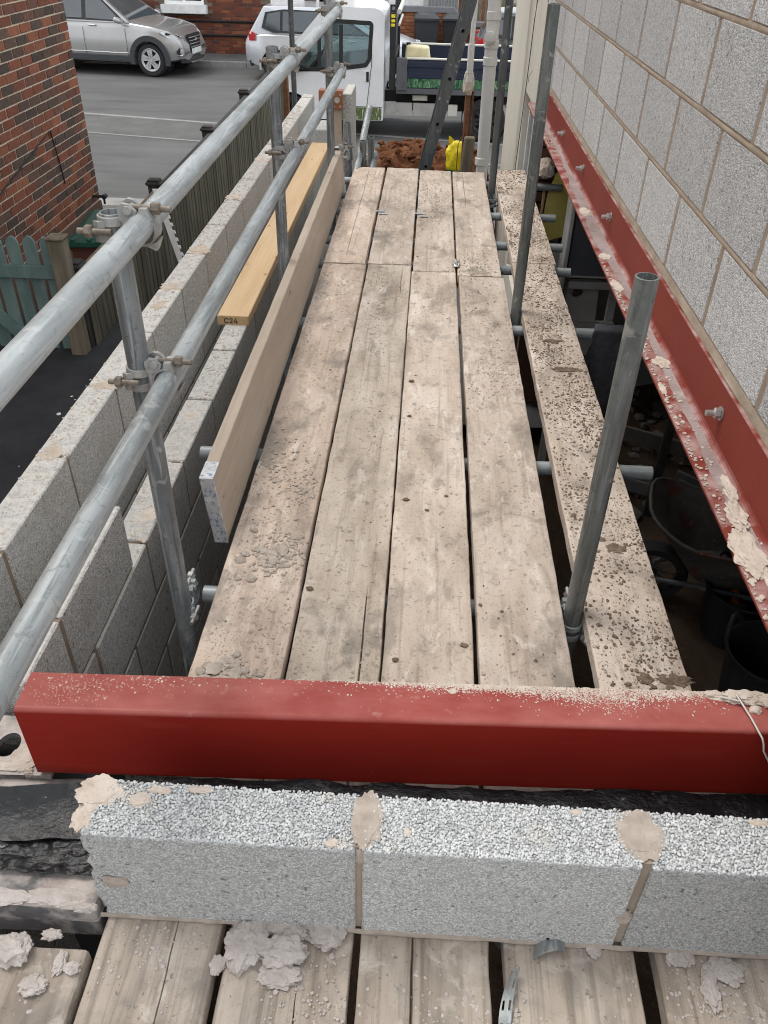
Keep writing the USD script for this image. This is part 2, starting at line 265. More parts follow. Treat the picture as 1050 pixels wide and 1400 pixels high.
M_STEELDIRTY = pm('dirty_steel', [(.3, (.09, .09, .095)), (.7, (.20, .19, .19))], 9., rough=.65, metal=.3, layers=[('noise', 10, ONE, .34, .52, (.60, .53, .48), .92, 1), ('noise', 16, ONE, .47, .60, (.50, .45, .41), .75), ('noise', 14, ONE, .58, .7, (.40, .25, .23), .5, 1)], bumps=[('noise', 60, ONE, .5, .004)])
M_TARMAC = pm('black_tarmac', [(.3, (.028, .029, .031)), (.7, (.046, .047, .049))], 5., rough=.9, spec=.25, layers=[('noise', 260, ONE, .6, .7, (.055, .055, .057), .6), ('noise', 3, ONE, .6, .75, (.045, .045, .046), .5)], bumps=[('noise', 260, ONE, .5, .004)])
M_ROAD = pm('worn_asphalt', [(.3, (.105, .105, .104)), (.7, (.15, .149, .146))], 1.2, (.5, 1.6, 1), rough=.9, spec=.25, layers=[('noise', 90, ONE, .6, .72, (.17, .17, .17), .5), ('noise', .8, (.4, 3, 1), .55, .7, (.065, .065, .067), .5), ('noise', 4, (.4, 2, 1), .62, .7, (.15, .15, .148), .4)], bumps=[('noise', 120, ONE, .4, .005)])
M_PAVE = pm('footway_asphalt', [(.3, (.11, .11, .108)), (.7, (.155, .153, .148))], 2., rough=.9, spec=.2, layers=[('noise', 60, ONE, .6, .7, (.2, .2, .19), .5), ('noise', 1.2, ONE, .55, .7, (.085, .083, .078), .5)], bumps=[('noise', 90, ONE, .4, .004)])
M_KERB = pm('kerb_concrete', [(.3, (.24, .235, .22)), (.7, (.34, .335, .32))], 5., rough=.9, spec=.2, layers=[('noise', 50, ONE, .6, .7, (.18, .17, .16), .5)], bumps=[('noise', 90, ONE, .4, .004)])
M_SOIL = pm('site_soil', [(.3, (.065, .043, .029)), (.7, (.115, .08, .056))], 3., rough=.95, spec=.15, layers=[('noise', 30, ONE, .6, .7, (.10, .08, .06), .5)], bumps=[('noise', 20, ONE, .7, .03)])
M_CLAY = pm('red_clay', [(.3, (.085, .034, .017)), (.5, (.15, .062, .030)), (.72, (.225, .102, .052))], 5., rough=.95, spec=.12, layers=[('noise', 26, ONE, .58, .7, (.085, .03, .014), .6)], bumps=[('noise', 30, ONE, .8, .03)])
M_GROUND = pm('far_ground', [(.3, (.10, .10, .09)), (.7, (.15, .145, .13))], .3, rough=.95)
BR = [(.185, .066, .040), (.235, .090, .050), (.125, .060, .043), (.082, .058, .046), (.105, .064, .048)]
M_BRICK = [pm(f'house_brick_{"abcde"[k]}', [(.3, tuple(np.array(c)*.75)), (.7, tuple(np.array(c)*1.2))], 14., (1, 1.5, 3), rough=.9, spec=.2, tone=.16, layers=[('noise', 70, ONE, .62, .7, tuple(np.array(c)*.45), .5)], bumps=[('noise', 110, ONE, .4, .003)]) for k, c in enumerate(BR)]
M_CREAM = pm('cream_mortar', [(.3, (.55, .46, .35)), (.7, (.68, .59, .47))], 10., rough=.95, spec=.1, layers=[('noise', 5, ONE, .6, .75, (.36, .29, .21), .5)], bumps=[('noise', 90, ONE, .4, .003)])
FB = [(.15, .046, .028), (.20, .072, .038), (.10, .042, .032)]
M_FBRICK = [pm(f'terrace_brick_{"abc"[k]}', [(.3, tuple(np.array(c)*.7)), (.7, tuple(np.array(c)*1.3))], 3., (1, 1, 6), rough=.9, spec=.2, layers=[('noise', 20, ONE, .62, .7, (.26, .2, .15), .3)]) for k, c in enumerate(FB)]
M_GBRICK = [pm(f'garden_brick_{"abc"[k]}', [(.3, tuple(np.array(c)*.7)), (.7, tuple(np.array(c)*1.3))], 3., (1, 1, 6), rough=.9, spec=.2) for k, c in enumerate([(.27, .095, .045), (.33, .135, .07), (.19, .07, .04)])]
M_FMORT = flat('terrace_mortar', (.16, .13, .105), .95, spec=.1)
M_BRICKTEX = usdkit.material(stage, '/World/Looks/plain_brickwork', {'g': ('geometry', {}), 'mp': ('vector_rotate', {'rotate_type': 'euler_xyz', 'rotation': (0, PI/2, PI/2)}), 'b': ('brick_texture', {'color1': (.22, .07, .04), 'color2': (.10, .06, .045), 'mortar': (.45, .37, .27), 'scale': 1., 'mortar_size': .01, 'brick_width': .225, 'row_height': .075}), 'p': ('principled_bsdf', {'roughness': .9})}, [('g.position', 'mp.vector'), ('mp.vector', 'b.vector'), ('b.color', 'p.base_color')], surface='p.BSDF')
M_FENCE = pm('green_stained_fence', [(.3, (.060, .056, .040)), (.7, (.135, .122, .088))], 6., (3, 3, .5), rough=.9, spec=.15, tone=.2, layers=[('noise', 60, (1, 1, .05), .5, .7, (.05, .048, .034), .5), ('noise', 3, ONE, .5, .7, (.085, .10, .062), .5)], bumps=[('noise', 120, (1, 1, .05), .4, .003)])
M_FPOST = pm('old_grey_timber', [(.3, (.12, .10, .075)), (.7, (.23, .195, .145))], 6., (3, 3, .5), rough=.9, spec=.15, layers=[('noise', 60, (1, 1, .05), .5, .7, (.09, .075, .055), .6), ('noise', 5, ONE, .58, .7, (.15, .16, .09), .4)], bumps=[('noise', 120, (1, 1, .05), .5, .003)])
M_DARKTIM = pm('black_stained_timber', [(.3, (.022, .02, .018)), (.7, (.055, .05, .044))], 6., rough=.9, bumps=[('noise', 80, ONE, .4, .003)])
M_GATE = pm('faded_green_gate', [(.3, (.105, .165, .155)), (.6, (.155, .225, .21)), (.8, (.22, .29, .27))], 6., (3, 3, .6), rough=.85, spec=.2, tone=.08, layers=[('noise', 60, (1, 1, .05), .58, .74, (.20, .17, .125), .4), ('noise', 3, ONE, .55, .7, (.085, .13, .125), .5)], bumps=[('noise', 120, (1, 1, .05), .4, .002)])
M_RENDER = pm('cream_render', [(.3, (.56, .525, .455)), (.7, (.66, .625, .55))], 1.6, (1, 1, .5), rough=.9, spec=.15, layers=[('noise', 5, (1, 1, .3), .56, .75, (.47, .43, .365), .5)], bumps=[('noise', 90, ONE, .2, .002), ('noise', 6, ONE, .2, .006)])
M_WHITEP = pm('white_plastic', [(.3, (.62, .615, .59)), (.7, (.72, .715, .69))], 4., (1, 1, .4), rough=.45, layers=[('noise', 9, (1, 1, .3), .6, .75, (.42, .39, .34), .5)])
M_WHITEW = flat('white_paint', (.78, .78, .76), .5, bump=.1)
M_CREAMST = flat('old_white_stone', (.70, .70, .68), .8, bump=.3)
M_COPING = flat('grey_coping', (.17, .17, .18), .85, bump=.3)
M_GREENB = pm('green_bin_plastic', [(.3, (.012, .060, .040)), (.7, (.02, .085, .058))], 8., rough=.45, layers=[('noise', 20, ONE, .6, .75, (.06, .10, .08), .4)])
M_BROWNB = flat('brown_bin_plastic', (.16, .06, .042), .5)
M_GREYB = flat('dark_bin_plastic', (.022, .024, .027), .45)
M_YEL = pm('yellow_plastic', [(.3, (.72, .56, .012)), (.7, (.85, .70, .03))], 8., rough=.4, spec=.4, layers=[('noise', 26, (1, 1, 2.4), .60, .64, (.035, .035, .03), .8)])
M_YELI = pm('yellow_insulation', [(.3, (.60, .50, .12)), (.7, (.72, .62, .18))], 5., rough=.7, layers=[('noise', 7, ONE, .6, .7, (.2, .16, .06), .6)])
M_BLACKP = flat('black_plastic', (.012, .012, .013), .45)
M_RUBBER = flat('rubber', (.014, .014, .014), .75)
M_TUB = pm('dusty_black_rubber', [(.3, (.010, .010, .011)), (.7, (.022, .022, .023))], 8., rough=.6, layers=[('noise', 60, ONE, .64, .7, (.22, .2, .18), .5)])
M_BARROW = pm('dirty_barrow_steel', [(.3, (.055, .05, .045)), (.7, (.13, .12, .11))], 6., rough=.7, metal=.2, layers=[('noise', 5, ONE, .55, .66, (.13, .030, .016), .9), ('noise', 30, ONE, .62, .7, (.3, .27, .24), .5)])
M_DARKGREY = flat('dark_grey_plastic', (.035, .038, .042), .5)
M_GREYPL = flat('grey_plastic', (.17, .175, .18), .5)
M_CLOTH = pm('grey_cloth', [(.3, (.06, .06, .066)), (.7, (.10, .10, .108))], 30., rough=.95, spec=.1, bumps=[('noise', 300, ONE, .4, .002)])
M_ORANGE = flat('orange_plastic', (.75, .18, .015), .45)
M_CARSIL = pm('silver_paint', [(.3, (.40, .395, .39)), (.7, (.44, .435, .43))], 2., rough=.32, metal=.75, coat=.6)
M_CARSIL2 = pm('pale_silver_paint', [(.3, (.56, .575, .60)), (.7, (.61, .625, .65))], 2., rough=.32, metal=.65, coat=.6)
M_CARGREY = pm('dark_grey_paint', [(.3, (.10, .105, .11)), (.7, (.12, .125, .13))], 2., rough=.3, metal=.6, coat=.6)
M_VANW = pm('white_van_paint', [(.3, (.66, .67, .68)), (.7, (.73, .735, .74))], 2., rough=.3, coat=.4, layers=[('noise', 5, (1, 1, .5), .55, .8, (.5, .49, .47), .35)])
M_CARGLASS = usdkit.material(stage, '/World/Looks/car_glass', {'t': ('transparent_bsdf', {'color': (.32, .38, .40)}), 'g': ('glossy_bsdf', {'color': (.95, .97, 1.), 'roughness': .03}), 'f': ('fresnel', {'IOR': 1.6}), 'm': ('mix_closure', {})}, [('f.fac', 'm.fac'), ('t.BSDF', 'm.closure1'), ('g.BSDF', 'm.closure2')], surface='m.closure')
M_VANGLASS = usdkit.material(stage, '/World/Looks/van_glass', {'t': ('transparent_bsdf', {'color': (.72, .80, .80)}), 'g': ('glossy_bsdf', {'color': (.95, .97, 1.), 'roughness': .03}), 'f': ('fresnel', {'IOR': 1.5}), 'm': ('mix_closure', {})}, [('f.fac', 'm.fac'), ('t.BSDF', 'm.closure1'), ('g.BSDF', 'm.closure2')], surface='m.closure')
M_ALLOY = flat('alloy', (.55, .55, .55), .35, .8)
M_TYRE = flat('tyre', (.016, .016, .017), .8)
M_REDL = flat('red_lens', (.42, .012, .016), .2, coat=.8)
M_CLEARL = flat('clear_lens', (.55, .57, .6), .15, .5, coat=.8)
M_CHROME = flat('chrome', (.75, .75, .75), .15, .95)
M_NAVY = pm('navy_dropside', [(.3, (.008, .012, .026)), (.7, (.014, .021, .042))], 3., rough=.4, spec=.5, layers=[('noise', 6, (1, 1, 3), .6, .75, (.05, .055, .075), .4)])
M_GREYST = flat('grey_steel', (.10, .105, .115), .6, .3, bump=.2)
M_PALEST = pm('pale_dirty_steel', [(.3, (.33, .32, .30)), (.7, (.46, .45, .43))], 4., rough=.7, layers=[('noise', 30, ONE, .6, .7, (.16, .15, .13), .6)])
M_GRASSBAND = pm('grass_graphic', [(.36, (.010, .035, .028)), (.46, (.022, .085, .04)), (.56, (.065, .17, .085)), (.68, (.28, .38, .22))], 13., (1.8, 1, .7), rough=.4, dist=1.2)
M_SKYBAND = flat('blue_graphic', (.10, .19, .34), .4)
M_GRASSDECAL = pm('grass_decal', [(.36, (.60, .61, .59)), (.43, (.15, .18, .07)), (.56, (.05, .08, .022)), (.72, (.17, .20, .07))], 20., (2.2, 1, .35), rough=.4, dist=.8)
M_INK = flat('black_ink', (.01, .01, .01), .7)
M_BLUEINK = flat('blue_ink', (.05, .10, .30), .6)
M_OFFWHITE = flat('off_white', (.6, .58, .52), .5)
M_CAN = flat('cream_plastic', (.68, .60, .36), .45)
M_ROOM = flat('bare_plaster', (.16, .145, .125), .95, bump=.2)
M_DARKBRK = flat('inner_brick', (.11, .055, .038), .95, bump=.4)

# ================================================================== THE SETTING
rng = np.random.default_rng(7)
GZ = -1.85
def struct(name, m, mt, smooth=False, kind='structure'): return single(name, None, None, m, mt, smooth, kind=kind)
def quad(pts): return np.array(pts, float), np.array([[0, 1, 2], [0, 2, 3]])
SKEW = -.19                                                          # the near kerb line runs a little askew
def yk(x, y0): return y0 + SKEW*(x+3)
struct('ground', quad([(-220, -220, GZ-.12), (220, -220, GZ-.12), (220, 260, GZ-.12), (-220, 260, GZ-.12)]), M_GROUND)
def site(u, w):
    x = -1.0+u*6.2; y = -3+w*13.2
    return np.stack([x, y, GZ+.05*(meshkit.fbm(np.stack([x*1.3, y*1.3, x*0], 1), 4, 3)-.5)+np.clip((y-7)/2.5, 0, 1)*.145], 1)
struct('site_ground', grid(60, 140, site), M_SOIL, True)
struct('driveway', quad([(-9, 5.44, -1.72), (6, 5.44, -1.72), (6, yk(6, 14.2), -1.708), (-9, yk(-9, 14.2), -1.708)]), M_ROAD)
struct('drain_strip', box(-5.4, -2.32, 10.68, 11.02, -1.78, -1.705, .006), M_KERB)
struct('raised_tarmac', box(-3.36, -1.16, -3, 5.44, -1.9, -.95, .01), M_TARMAC)
struct('near_footway', quad([(-30, yk(-30, 14.2), -1.70), (30, yk(30, 14.2), -1.70), (30, yk(30, 15.6), -1.70), (-30, yk(-30, 15.6), -1.70)]), M_PAVE)
struct('road', quad([(-40, yk(-40, 15.6)-.02, -1.725), (40, yk(40, 15.6)-.02, -1.725), (40, 22.3, -1.725), (-40, 22.3, -1.725)]), M_ROAD)
KRB = thing('kerb', 'flush pale kerb stones along the near edge of the road', 'kerb', (-3, 15.6, -1.72), kind='structure')
for k in range(-9, 7):
    x0 = k*.914-.5; a = math.atan(SKEW)
    part(KRB, 'kerb_stone', xf(box(0, .908, -.05, .05, -.1, .006, .004), rotz(a, (x0*math.cos(a)-3, yk(x0*math.cos(a)-3, 15.62), -1.7))), M_KERB)
EDG = thing('edging', 'thin pale edging stones at the back of the near footway', 'edging', (-3, 14.2, -1.72), kind='structure')
for k in range(-9, 7):
    x0 = k*.914-.2; a = math.atan(SKEW)
    part(EDG, 'edging_stone', xf(box(0, .908, -.025, .025, -.1, .006, .004), rotz(a, (x0*math.cos(a)-3, yk(x0*math.cos(a)-3, 14.2), -1.7))), M_KERB)
struct('far_footway', box(-40, 40, 22.42, 24.2, -1.9, -1.60, .005), M_PAVE)
FK = thing('far_kerb', 'raised grey kerb stones along the far side of the road', 'kerb', (0, 22.36, -1.72), kind='structure')
for k in range(-14, 5): part(FK, 'kerb_stone', box(k*.914, k*.914+.908, 22.3, 22.42, -1.8, -1.6, .012), M_KERB)

# ------------------------------------------------------------------ brick house on the left, each brick in view a part
H = thing('brick_house', 'house of mixed red and dark bricks with cream mortar at left edge', 'house', (-3.36, 8.42, -1.72))
part(H, 'wall', cat(pbox(-12, -3.366, 4.6, 8.414, -1.72, 4.2)), M_CREAM)
part(H, 'rear_wall', pbox(-12, -3.362, -2.5, 4.598, -1.72, 4.2), M_BRICKTEX)
part(H, 'roof', poly([(-12.3, 4.15), (-3.0, 4.15), (-3.0, 4.25), (-7.6, 7.0), (-12.3, 4.25)], 11.4, XZ(8.7)), M_COPING)
part(H, 'plinth', box(-12, -3.350, 4.6, 8.43, -1.72, -.985, .004), M_DARKBRK)
brk = []
z0 = .754 - 23*.075
for r in range(44):
    z = z0+r*.075+.005; off = (r % 2)*.1125
    y = 8.42-off
    if off: brk.append((8.42-.1075, 8.42, z))
    while y-.225 > 4.6:
        brk.append((y-.22, y-.0, z)) if off == 0 and y > 8.4 else brk.append((y-.22, y-.005, z)); y -= .225
brk.sort(key=lambda b: -(1/(abs(b[0]-7.2)+2.2*max(0, b[2]-.95)+.3)))
extra = []
for k, (a, b, z) in enumerate(brk):
    j = rng.uniform(-.0012, .0012, 3); d = rng.uniform(0, .003)
    m = box(-3.44, -3.36+d, a+.0055+j[0], b-.0015+j[1], z+j[2], z+.0635+j[2], .003)
    t = int(rng.choice(5, p=[.27, .17, .2, .2, .16]))
    if k < 300: part(H, 'brick', m, M_BRICK[t])
    else: extra.append((t, m))
for t in range(5): part(H, 'brickwork', cat(*[m for q, m in extra if q == t]), M_BRICK[t], kind='stuff')
part(H, 'telephone_wire', path_tube([(-3.352, 6.0, -.46), (-3.352, 7.45, -.17), (-3.352, 7.56, -.15), (-3.352, 7.62, -.45), (-3.352, 7.64, -.62)], .006, 6), M_INK)
part(H, 'tap', cat(cyl((-3.36, 8.25, -.9), (-3.24, 8.25, -.9), .014), cyl((-3.24, 8.22, -.9), (-3.24, 8.28, -.9), .022), cyl((-3.25, 8.25, -.88), (-3.25, 8.25, -.97), .011)), M_INK)

# ------------------------------------------------------------------ far side of the street: terrace, garden wall
def farbricks(t, x0, x1, z0, z1, y, mats, seed, top=None, hole=()):
    r_ = np.random.default_rng(seed); S = [[], [], []]; r = 0; z = z0
    while z+.065 < z1:
        x = x0-(r % 2)*.1125
        while x < x1:
            a, b = max(x+.005, x0), min(x+.22, x1)
            if b-a > .03 and (top is None or z+.07 < min(top(a), top(b))) and not any(a < h[1] and b > h[0] and z < h[3] and z+.065 > h[2] for h in hole):
                S[int(r_.choice(3, p=[.45, .25, .3]))].append(box(a, b, y-.006-r_.uniform(0, .003), y+.05, z, z+.065, .003))
            x += .225
        z += .075; r += 1
    for k in range(3): part(t, 'brickwork', cat(*S[k]), mats[k], kind='stuff')
T = thing('terraced_house', 'dark red brick terrace across the street with white window sill', 'house', (-8, 23.6, -1.6))
part(T, 'wall', pbox(-20, -2.5, 23.6, 30, -1.6, 4.5), M_FMORT)
part(T, 'roof', poly([(23.4, 4.4), (23.4, 4.55), (26.8, 7.2), (30.3, 4.5)], 17.9, YZ(-20.2)), M_COPING)
HOLES = [(-6.85, -5.75, -.72, 1.2), (-4.15, -3.2, -1.6, .5), (-2.95, -2.55, -.6, .8)]
farbricks(T, -9.2, -2.5, -1.6, .35, 23.6, M_FBRICK, 5, hole=HOLES)
w = part(T, 'window', cat(box(-6.8, -5.8, 23.56, 23.62, -.53, -.45), box(-6.8, -6.74, 23.56, 23.62, -.45, 1.2), box(-5.86, -5.8, 23.56, 23.62, -.45, 1.2), box(-6.33, -6.27, 23.56, 23.62, -.45, 1.2)), M_WHITEW)
part(w, 'pane', pbox(-6.74, -5.86, 23.59, 23.61, -.45, 1.2), M_CARGLASS); part(w, 'sill', box(-6.88, -5.72, 23.42, 23.66, -.72, -.53, .01), M_CREAMST)
w = part(T, 'door', box(-4.1, -3.25, 23.53, 23.6, -1.55, .45), M_WHITEW); part(w, 'door_step', box(-4.2, -3.15, 23.35, 23.65, -1.6, -1.5, .01), M_KERB)
w = part(T, 'window', cat(box(-2.95, -2.88, 23.55, 23.62, -.5, .8), box(-2.6, -2.55, 23.55, 23.62, -.5, .8), box(-2.88, -2.6, 23.55, 23.62, -.5, -.44)), M_WHITEW)
part(w, 'pane', pbox(-2.88, -2.6, 23.58, 23.6, -.44, .8), M_CARGLASS); part(w, 'sill', box(-3.0, -2.5, 23.45, 23.66, -.6, -.5, .01), M_CREAMST)
for z in (-.88, -1.19): part(T, 'cable', path_tube([(-9, 23.57, z+.02), (-6, 23.57, z), (-4.3, 23.57, z+.01)], .02, 6), M_INK)
G = thing('garden_wall', 'low orange brick garden wall with grey coping behind the truck', 'wall', (-.4, 23.5, -1.6))
def gtop(x): return -.55 if x < .42 else (-.55-(x-.42)*.75 if x < .8 else -.84)
part(G, 'wall', poly([(-2.4, -1.6), (2.6, -1.6), (2.6, -.85), (.8, -.85), (.42, -.56), (-2.4, -.56)], .2, XZ(23.7)), M_FMORT)
farbricks(G, -2.4, 2.6, -1.6, -.5, 23.5, M_GBRICK, 9, gtop)
part(G, 'coping', poly([(-2.42, -.55), (.43, -.55), (.81, -.84), (2.6, -.84), (2.6, -.74), (.84, -.74), (.46, -.44), (-2.42, -.44)], .3, XZ(23.76)), M_COPING)
YG = thing('slatted_gate', 'grey upright-board gate beyond the garden wall', 'gate', (.0, 24.4, -1.6))
for k in range(9): part(YG, 'board', box(-.16+k*.085, -.085+k*.085, 24.38, 24.42, -1.55, .2), M_GREYPL)
part(YG, 'rail', box(-.16, .6, 24.34, 24.38, -.2, -.1), M_GREYPL)
single('white_gable', 'plain white rendered wall behind the garden wall', 'wall', pbox(-1.2, -.3, 24.6, 25.0, -1.6, 1.5), M_WHITEW)
BF = thing('brown_fence', 'brown upright board fence sloping down at the far right', 'fence', (1.4, 24.6, -1.6))
for k in range(16): part(BF, 'board', box(.62+k*.1, .715+k*.1, 24.58, 24.62, -1.6, .3-.05*k), M_RUST if k % 3 == 0 else M_FPOST)

# wheelie bins across the road
def wheelie(name, label, M4, body, lid, group=None, slats=False):
    t = thing(name, label, 'wheelie bin', group=group, mat4=M4)
    part(t, 'body', hullballs([(-.22, -.25, .06), (.22, -.25, .06), (-.22, .22, .06), (.22, .22, .06), (-.27, -.31, .95), (.27, -.31, .95), (-.27, .33, .95), (.27, .33, .95)], .02), body, 30)
    part(t, 'rim', cat(box(-.3, .3, -.34, -.30, .92, .97), box(-.3, .3, .33, .37, .92, .97), box(-.3, -.27, -.3, .33, .92, .97), box(.27, .3, -.3, .33, .92, .97)), body)
    l = part(t, 'lid', hullballs([(-.29, -.35, .99), (.29, -.35, .99), (-.29, .36, 1.01), (.29, .36, 1.01), (-.2, -.2, 1.05), (.2, -.2, 1.05), (-.2, .25, 1.06), (.2, .25, 1.06)], .015), lid, 25)
    part(l, 'lid_edge', cat(box(-.31, .31, -.375, -.345, .955, 1.0), box(-.31, -.285, -.345, .36, .96, 1.0), box(.285, .31, -.345, .36, .96, 1.0)), lid)
    if slats:
        for k in range(4): part(l, 'rib', xf(box(-.012, .012, -.13, .13, 0, .018), rotz(-.45, (-.2+k*.13, -.26, 1.005))), lid)
    part(t, 'handle', cat(cyl((-.24, .40, .98), (.24, .40, .98), .016), box(-.25, -.21, .35, .41, .95, 1.0), box(.21, .25, .35, .41, .95, 1.0)), body)
    for s in (-1, 1): part(t, 'wheel', cyl((s*.20, .27, .1), (s*.26, .27, .1), .1, 20, .012), M_TYRE)
    return t
wheelie('wheelie_bin', 'dark grey wheelie bin with pale worn lid edge by the garden wall', rotz(.05, (-.18, 22.95, -1.6)), M_GREYB, M_GREYB)
b = wheelie('wheelie_bin', 'black wheelie bin with white lettering on its front by the garden wall', rotz(-.05, (.53, 23.0, -1.6)), M_BLACKP, M_GREYB)
part(b, 'lettering', cat(box(-.12, -.02, -.312, -.30, .80, .815), box(.0, .1, -.312, -.30, .80, .815), box(-.08, .12, -.306, -.295, .62, .635), box(-.12, .12, -.304, -.293, .585, .605), box(-.1, .1, -.302, -.29, .55, .57)), M_WHITEW)
wheelie('wheelie_bin', 'brown wheelie bin with ribbed green lid behind the picket gate', rotz(.10, (-2.62, 6.75, -1.72)), M_BROWNB, M_GREENB, slats=True)

# ------------------------------------------------------------------ vehicles
def wheelmesh(t, x, y, r, w, side, rimr=None, sp=5, twist=.22):
    p, q = np.array([x, y-side*w/2, r]), np.array([x, y+side*w/2, r]); L = w
    wv = part(t, 'wheel', lathe(p, q, [(r*.60, .02), (r*.9, 0), (r*.985, .03), (r, .06), (r, L-.06), (r*.985, L-.03), (r*.9, L), (r*.68, L-.012), (r*.66, L-.05), (r*.3, L-.08)], 40), M_TYRE, 35)
    ms = [lathe(p, q, [(r*.55, L-.03), (r*.68, L-.008), (r*.66, L-.004), (r*.60, L-.03)], 36), cyl(p+[0, side*(L-.06), 0], p+[0, side*(L-.015), 0], r*.12, 14)]
    n = sp*2
    for k in range(n):
        a0 = 2*PI*(k//2)/sp+(k % 2)*.36
        def at(rr, aa): return np.array([x+rr*r*math.cos(aa), y+side*(w/2-.018), r+rr*r*math.sin(aa)])
        a, b2 = at(.1, a0-.05), at(.62, a0+twist); d = (b2-a); nrm = np.cross(d, [0, 1, 0]); nrm *= .032*r/.34/np.linalg.norm(nrm)
        o = np.array([0, side*-.03, 0]); V = np.array([a-nrm*.9, a+nrm*.9, b2+nrm, b2-nrm]); V = np.vstack([V, V+o])
        ms.append(hull(V))
    part(wv, 'rim', cat(*ms), rimr or M_ALLOY)
    part(wv, 'brake_disc', lathe(p, q, [(r*.08, L-.1), (r*.5, L-.1), (r*.5, L-.12), (.01, L-.12)], 24), M_GREYST)
def hull(V): h = trimesh.convex.convex_hull(np.asarray(V)); return np.array(h.vertices), np.array(h.faces)
def car(label, paint, loc, rot, S, group='cars parked on the far side of the street'):
    M = rotz(rot, loc); t = thing('parked_car', label, 'car', mat4=M, group=None)
    xs = np.linspace(S['x0'], S['x1'], 60); top = np.interp(xs, *zip(*S['top'])); hw = S['W']/2
    V = []
    for x, zt in zip(xs, top):
        e0, e1 = (x-S['x0'])/.55, (S['x1']-x)/.75
        k = (1-.22*max(0, 1-e0)**2.2)*(1-.30*max(0, 1-e1)**2.0); h = hw*k
        zb = S['zb']+.10*max(0, 1-e1*1.2)+.12*max(0, 1-e0*1.2)
        mid = (zb+zt)/2
        prof = [(0, zb), (.8*h, zb), (.93*h, zb+.04), (.985*h, zb+.16), (h, mid-.05), (.995*h, mid+.1), (.965*h, zt-.13), (.955*h, zt-.05), (.90*h, zt-.005), (.6*h, zt+.028), (0, zt+.04)]
        V.append([(x, y, z) for y, z in prof]+[(x, -y, z) for y, z in prof[-2:0:-1]])
    V = np.array(V); n = V.shape[1]; F = []
    for i in range(len(xs)-1):
        a = i*n+np.arange(n); b_ = i*n+(np.arange(n)+1) % n; F.append(np.stack([a, a+n, b_+n, b_], 1))
    P = V.reshape(-1, 3); c0, c1 = len(P), len(P)+1; P = np.vstack([P, V[0].mean(0), V[-1].mean(0)]); ar = np.arange(n)
    F = np.vstack([tri(np.vstack(F)), np.stack([ar, (ar+1) % n, np.full(n, c0)], 1), np.stack([(len(xs)-1)*n+(ar+1) % n, (len(xs)-1)*n+ar, np.full(n, c1)], 1)])
    body = tomani((P, F))
    if body.volume() < 0: body = tomani((P, F[:, ::-1]))
    r = S['r']
    for wx in S['wheels']:
        for s in (-1, 1):
            body = body - tomani(solid((wx, s*(hw-.30), r), (wx, s*(hw+.2), r), r*1.13, 40))
    part(t, 'body', frommani(body), paint, 28)
    g = S['gh']; zb, zr = S['belt'], S['H']; yb, yr = hw*.91, hw*.70
    def side_y(z): return yb+(yr-yb)*(z-zb)/(zr-zb)
    part(t, 'roof', hullballs([(g[0], s*yb*.96, zb) for s in (-1, 1)]+[(g[3], s*yb, zb) for s in (-1, 1)]+[(g[1], s*yr, zr-.05) for s in (-1, 1)]+[(g[2], s*yr*.97, zr-.05) for s in (-1, 1)]+[((g[1]+g[2])/2, s*yr*.6, zr-.015) for s in (-1, 1)], .03, 1), paint, 40)
    al = math.atan2(yb-yr, zr-zb); nz = math.sin(al); ny = math.cos(al)
    def onside(pts, s, o, th): 
        v, f = poly(pts, th); y = (side_y(v[:, 1])+.03+o+v[:, 2]) ; return np.stack([v[:, 0], s*y, v[:, 1]], 1), (f if s < 0 else f[:, ::-1])
    for s in (-1, 1):
        part(t, 'window_trim', onside(S['trim'], s, -.002, .012), M_BLACKP)
        for q in S['panes']: part(t, 'side_window', onside(q, s, .007, .008), M_DARKGLASS)
    def onface(a0, a1, sy_, us, vs, o):
        A = np.array([a0[0], 0, a0[1]], float); B = np.array([a1[0], 0, a1[1]], float); d = B-A; nn = np.array([-d[2], 0, d[0]])*sy_; nn /= np.linalg.norm(nn); Q = []
        for u_, v_ in zip(us, vs):
            for oo in (o, o+.01):
                y = u_*(yb+(yr-yb)*v_); Q.append(A+d*v_+nn*(.03+oo)+[0, y, 0])
        return hull(Q)
    part(t, 'windscreen', onface((g[3], zb), (g[2], zr-.05), -1, (-.90, .90, .88, -.88), (.04, .04, .95, .95), -.004), M_DARKGLASS)
    part(t, 'rear_window', onface((g[0], zb), (g[1], zr-.05), 1, (-.85, .85, .85, -.85), (.12, .12, .88, .88), -.004), M_DARKGLASS)
    for wx in S['wheels']:
        for s in (-1, 1):
            a = np.linspace(-.25, PI+.25, 26); ri, ro = r*1.10, r*S['arch']
            ring = [(wx+ro*math.cos(q), r+ro*math.sin(q)) for q in a]+[(wx+ri*math.cos(q), r+ri*math.sin(q)) for q in a[::-1]]
            ring = [(x_, max(z_, S['zb']+.01)) for x_, z_ in ring]
            v, f = poly(Polygon(ring).buffer(0), .05, XZ(0)); hh = hw*(1-.30*max(0, 1-(S['x1']-wx)/.75)**2)
            part(t, 'wheel_arch', (v+[0, s*(hh-.012)+.025, 0], f), S['archm'] or paint)
            wheelmesh(t, wx, s*(hw-.135), r, .22, s, sp=5)
            part(t, 'wheel_well', cyl((wx, s*(hw-.5), r+.02), (wx, s*(hw-.30), r+.02), r*1.12, 24), M_TYRE)
    for q, mm, nm in S['extra'](hw): part(t, nm, q, mm, 30)
    for x_ in S['seams']:
        for s in (-1, 1): part(t, 'door_seam', box(x_-.003, x_+.003, s*(hw-.003)-.008, s*(hw-.003)+.004, S['zb']+.12, zb-.10), M_INK)
    return t
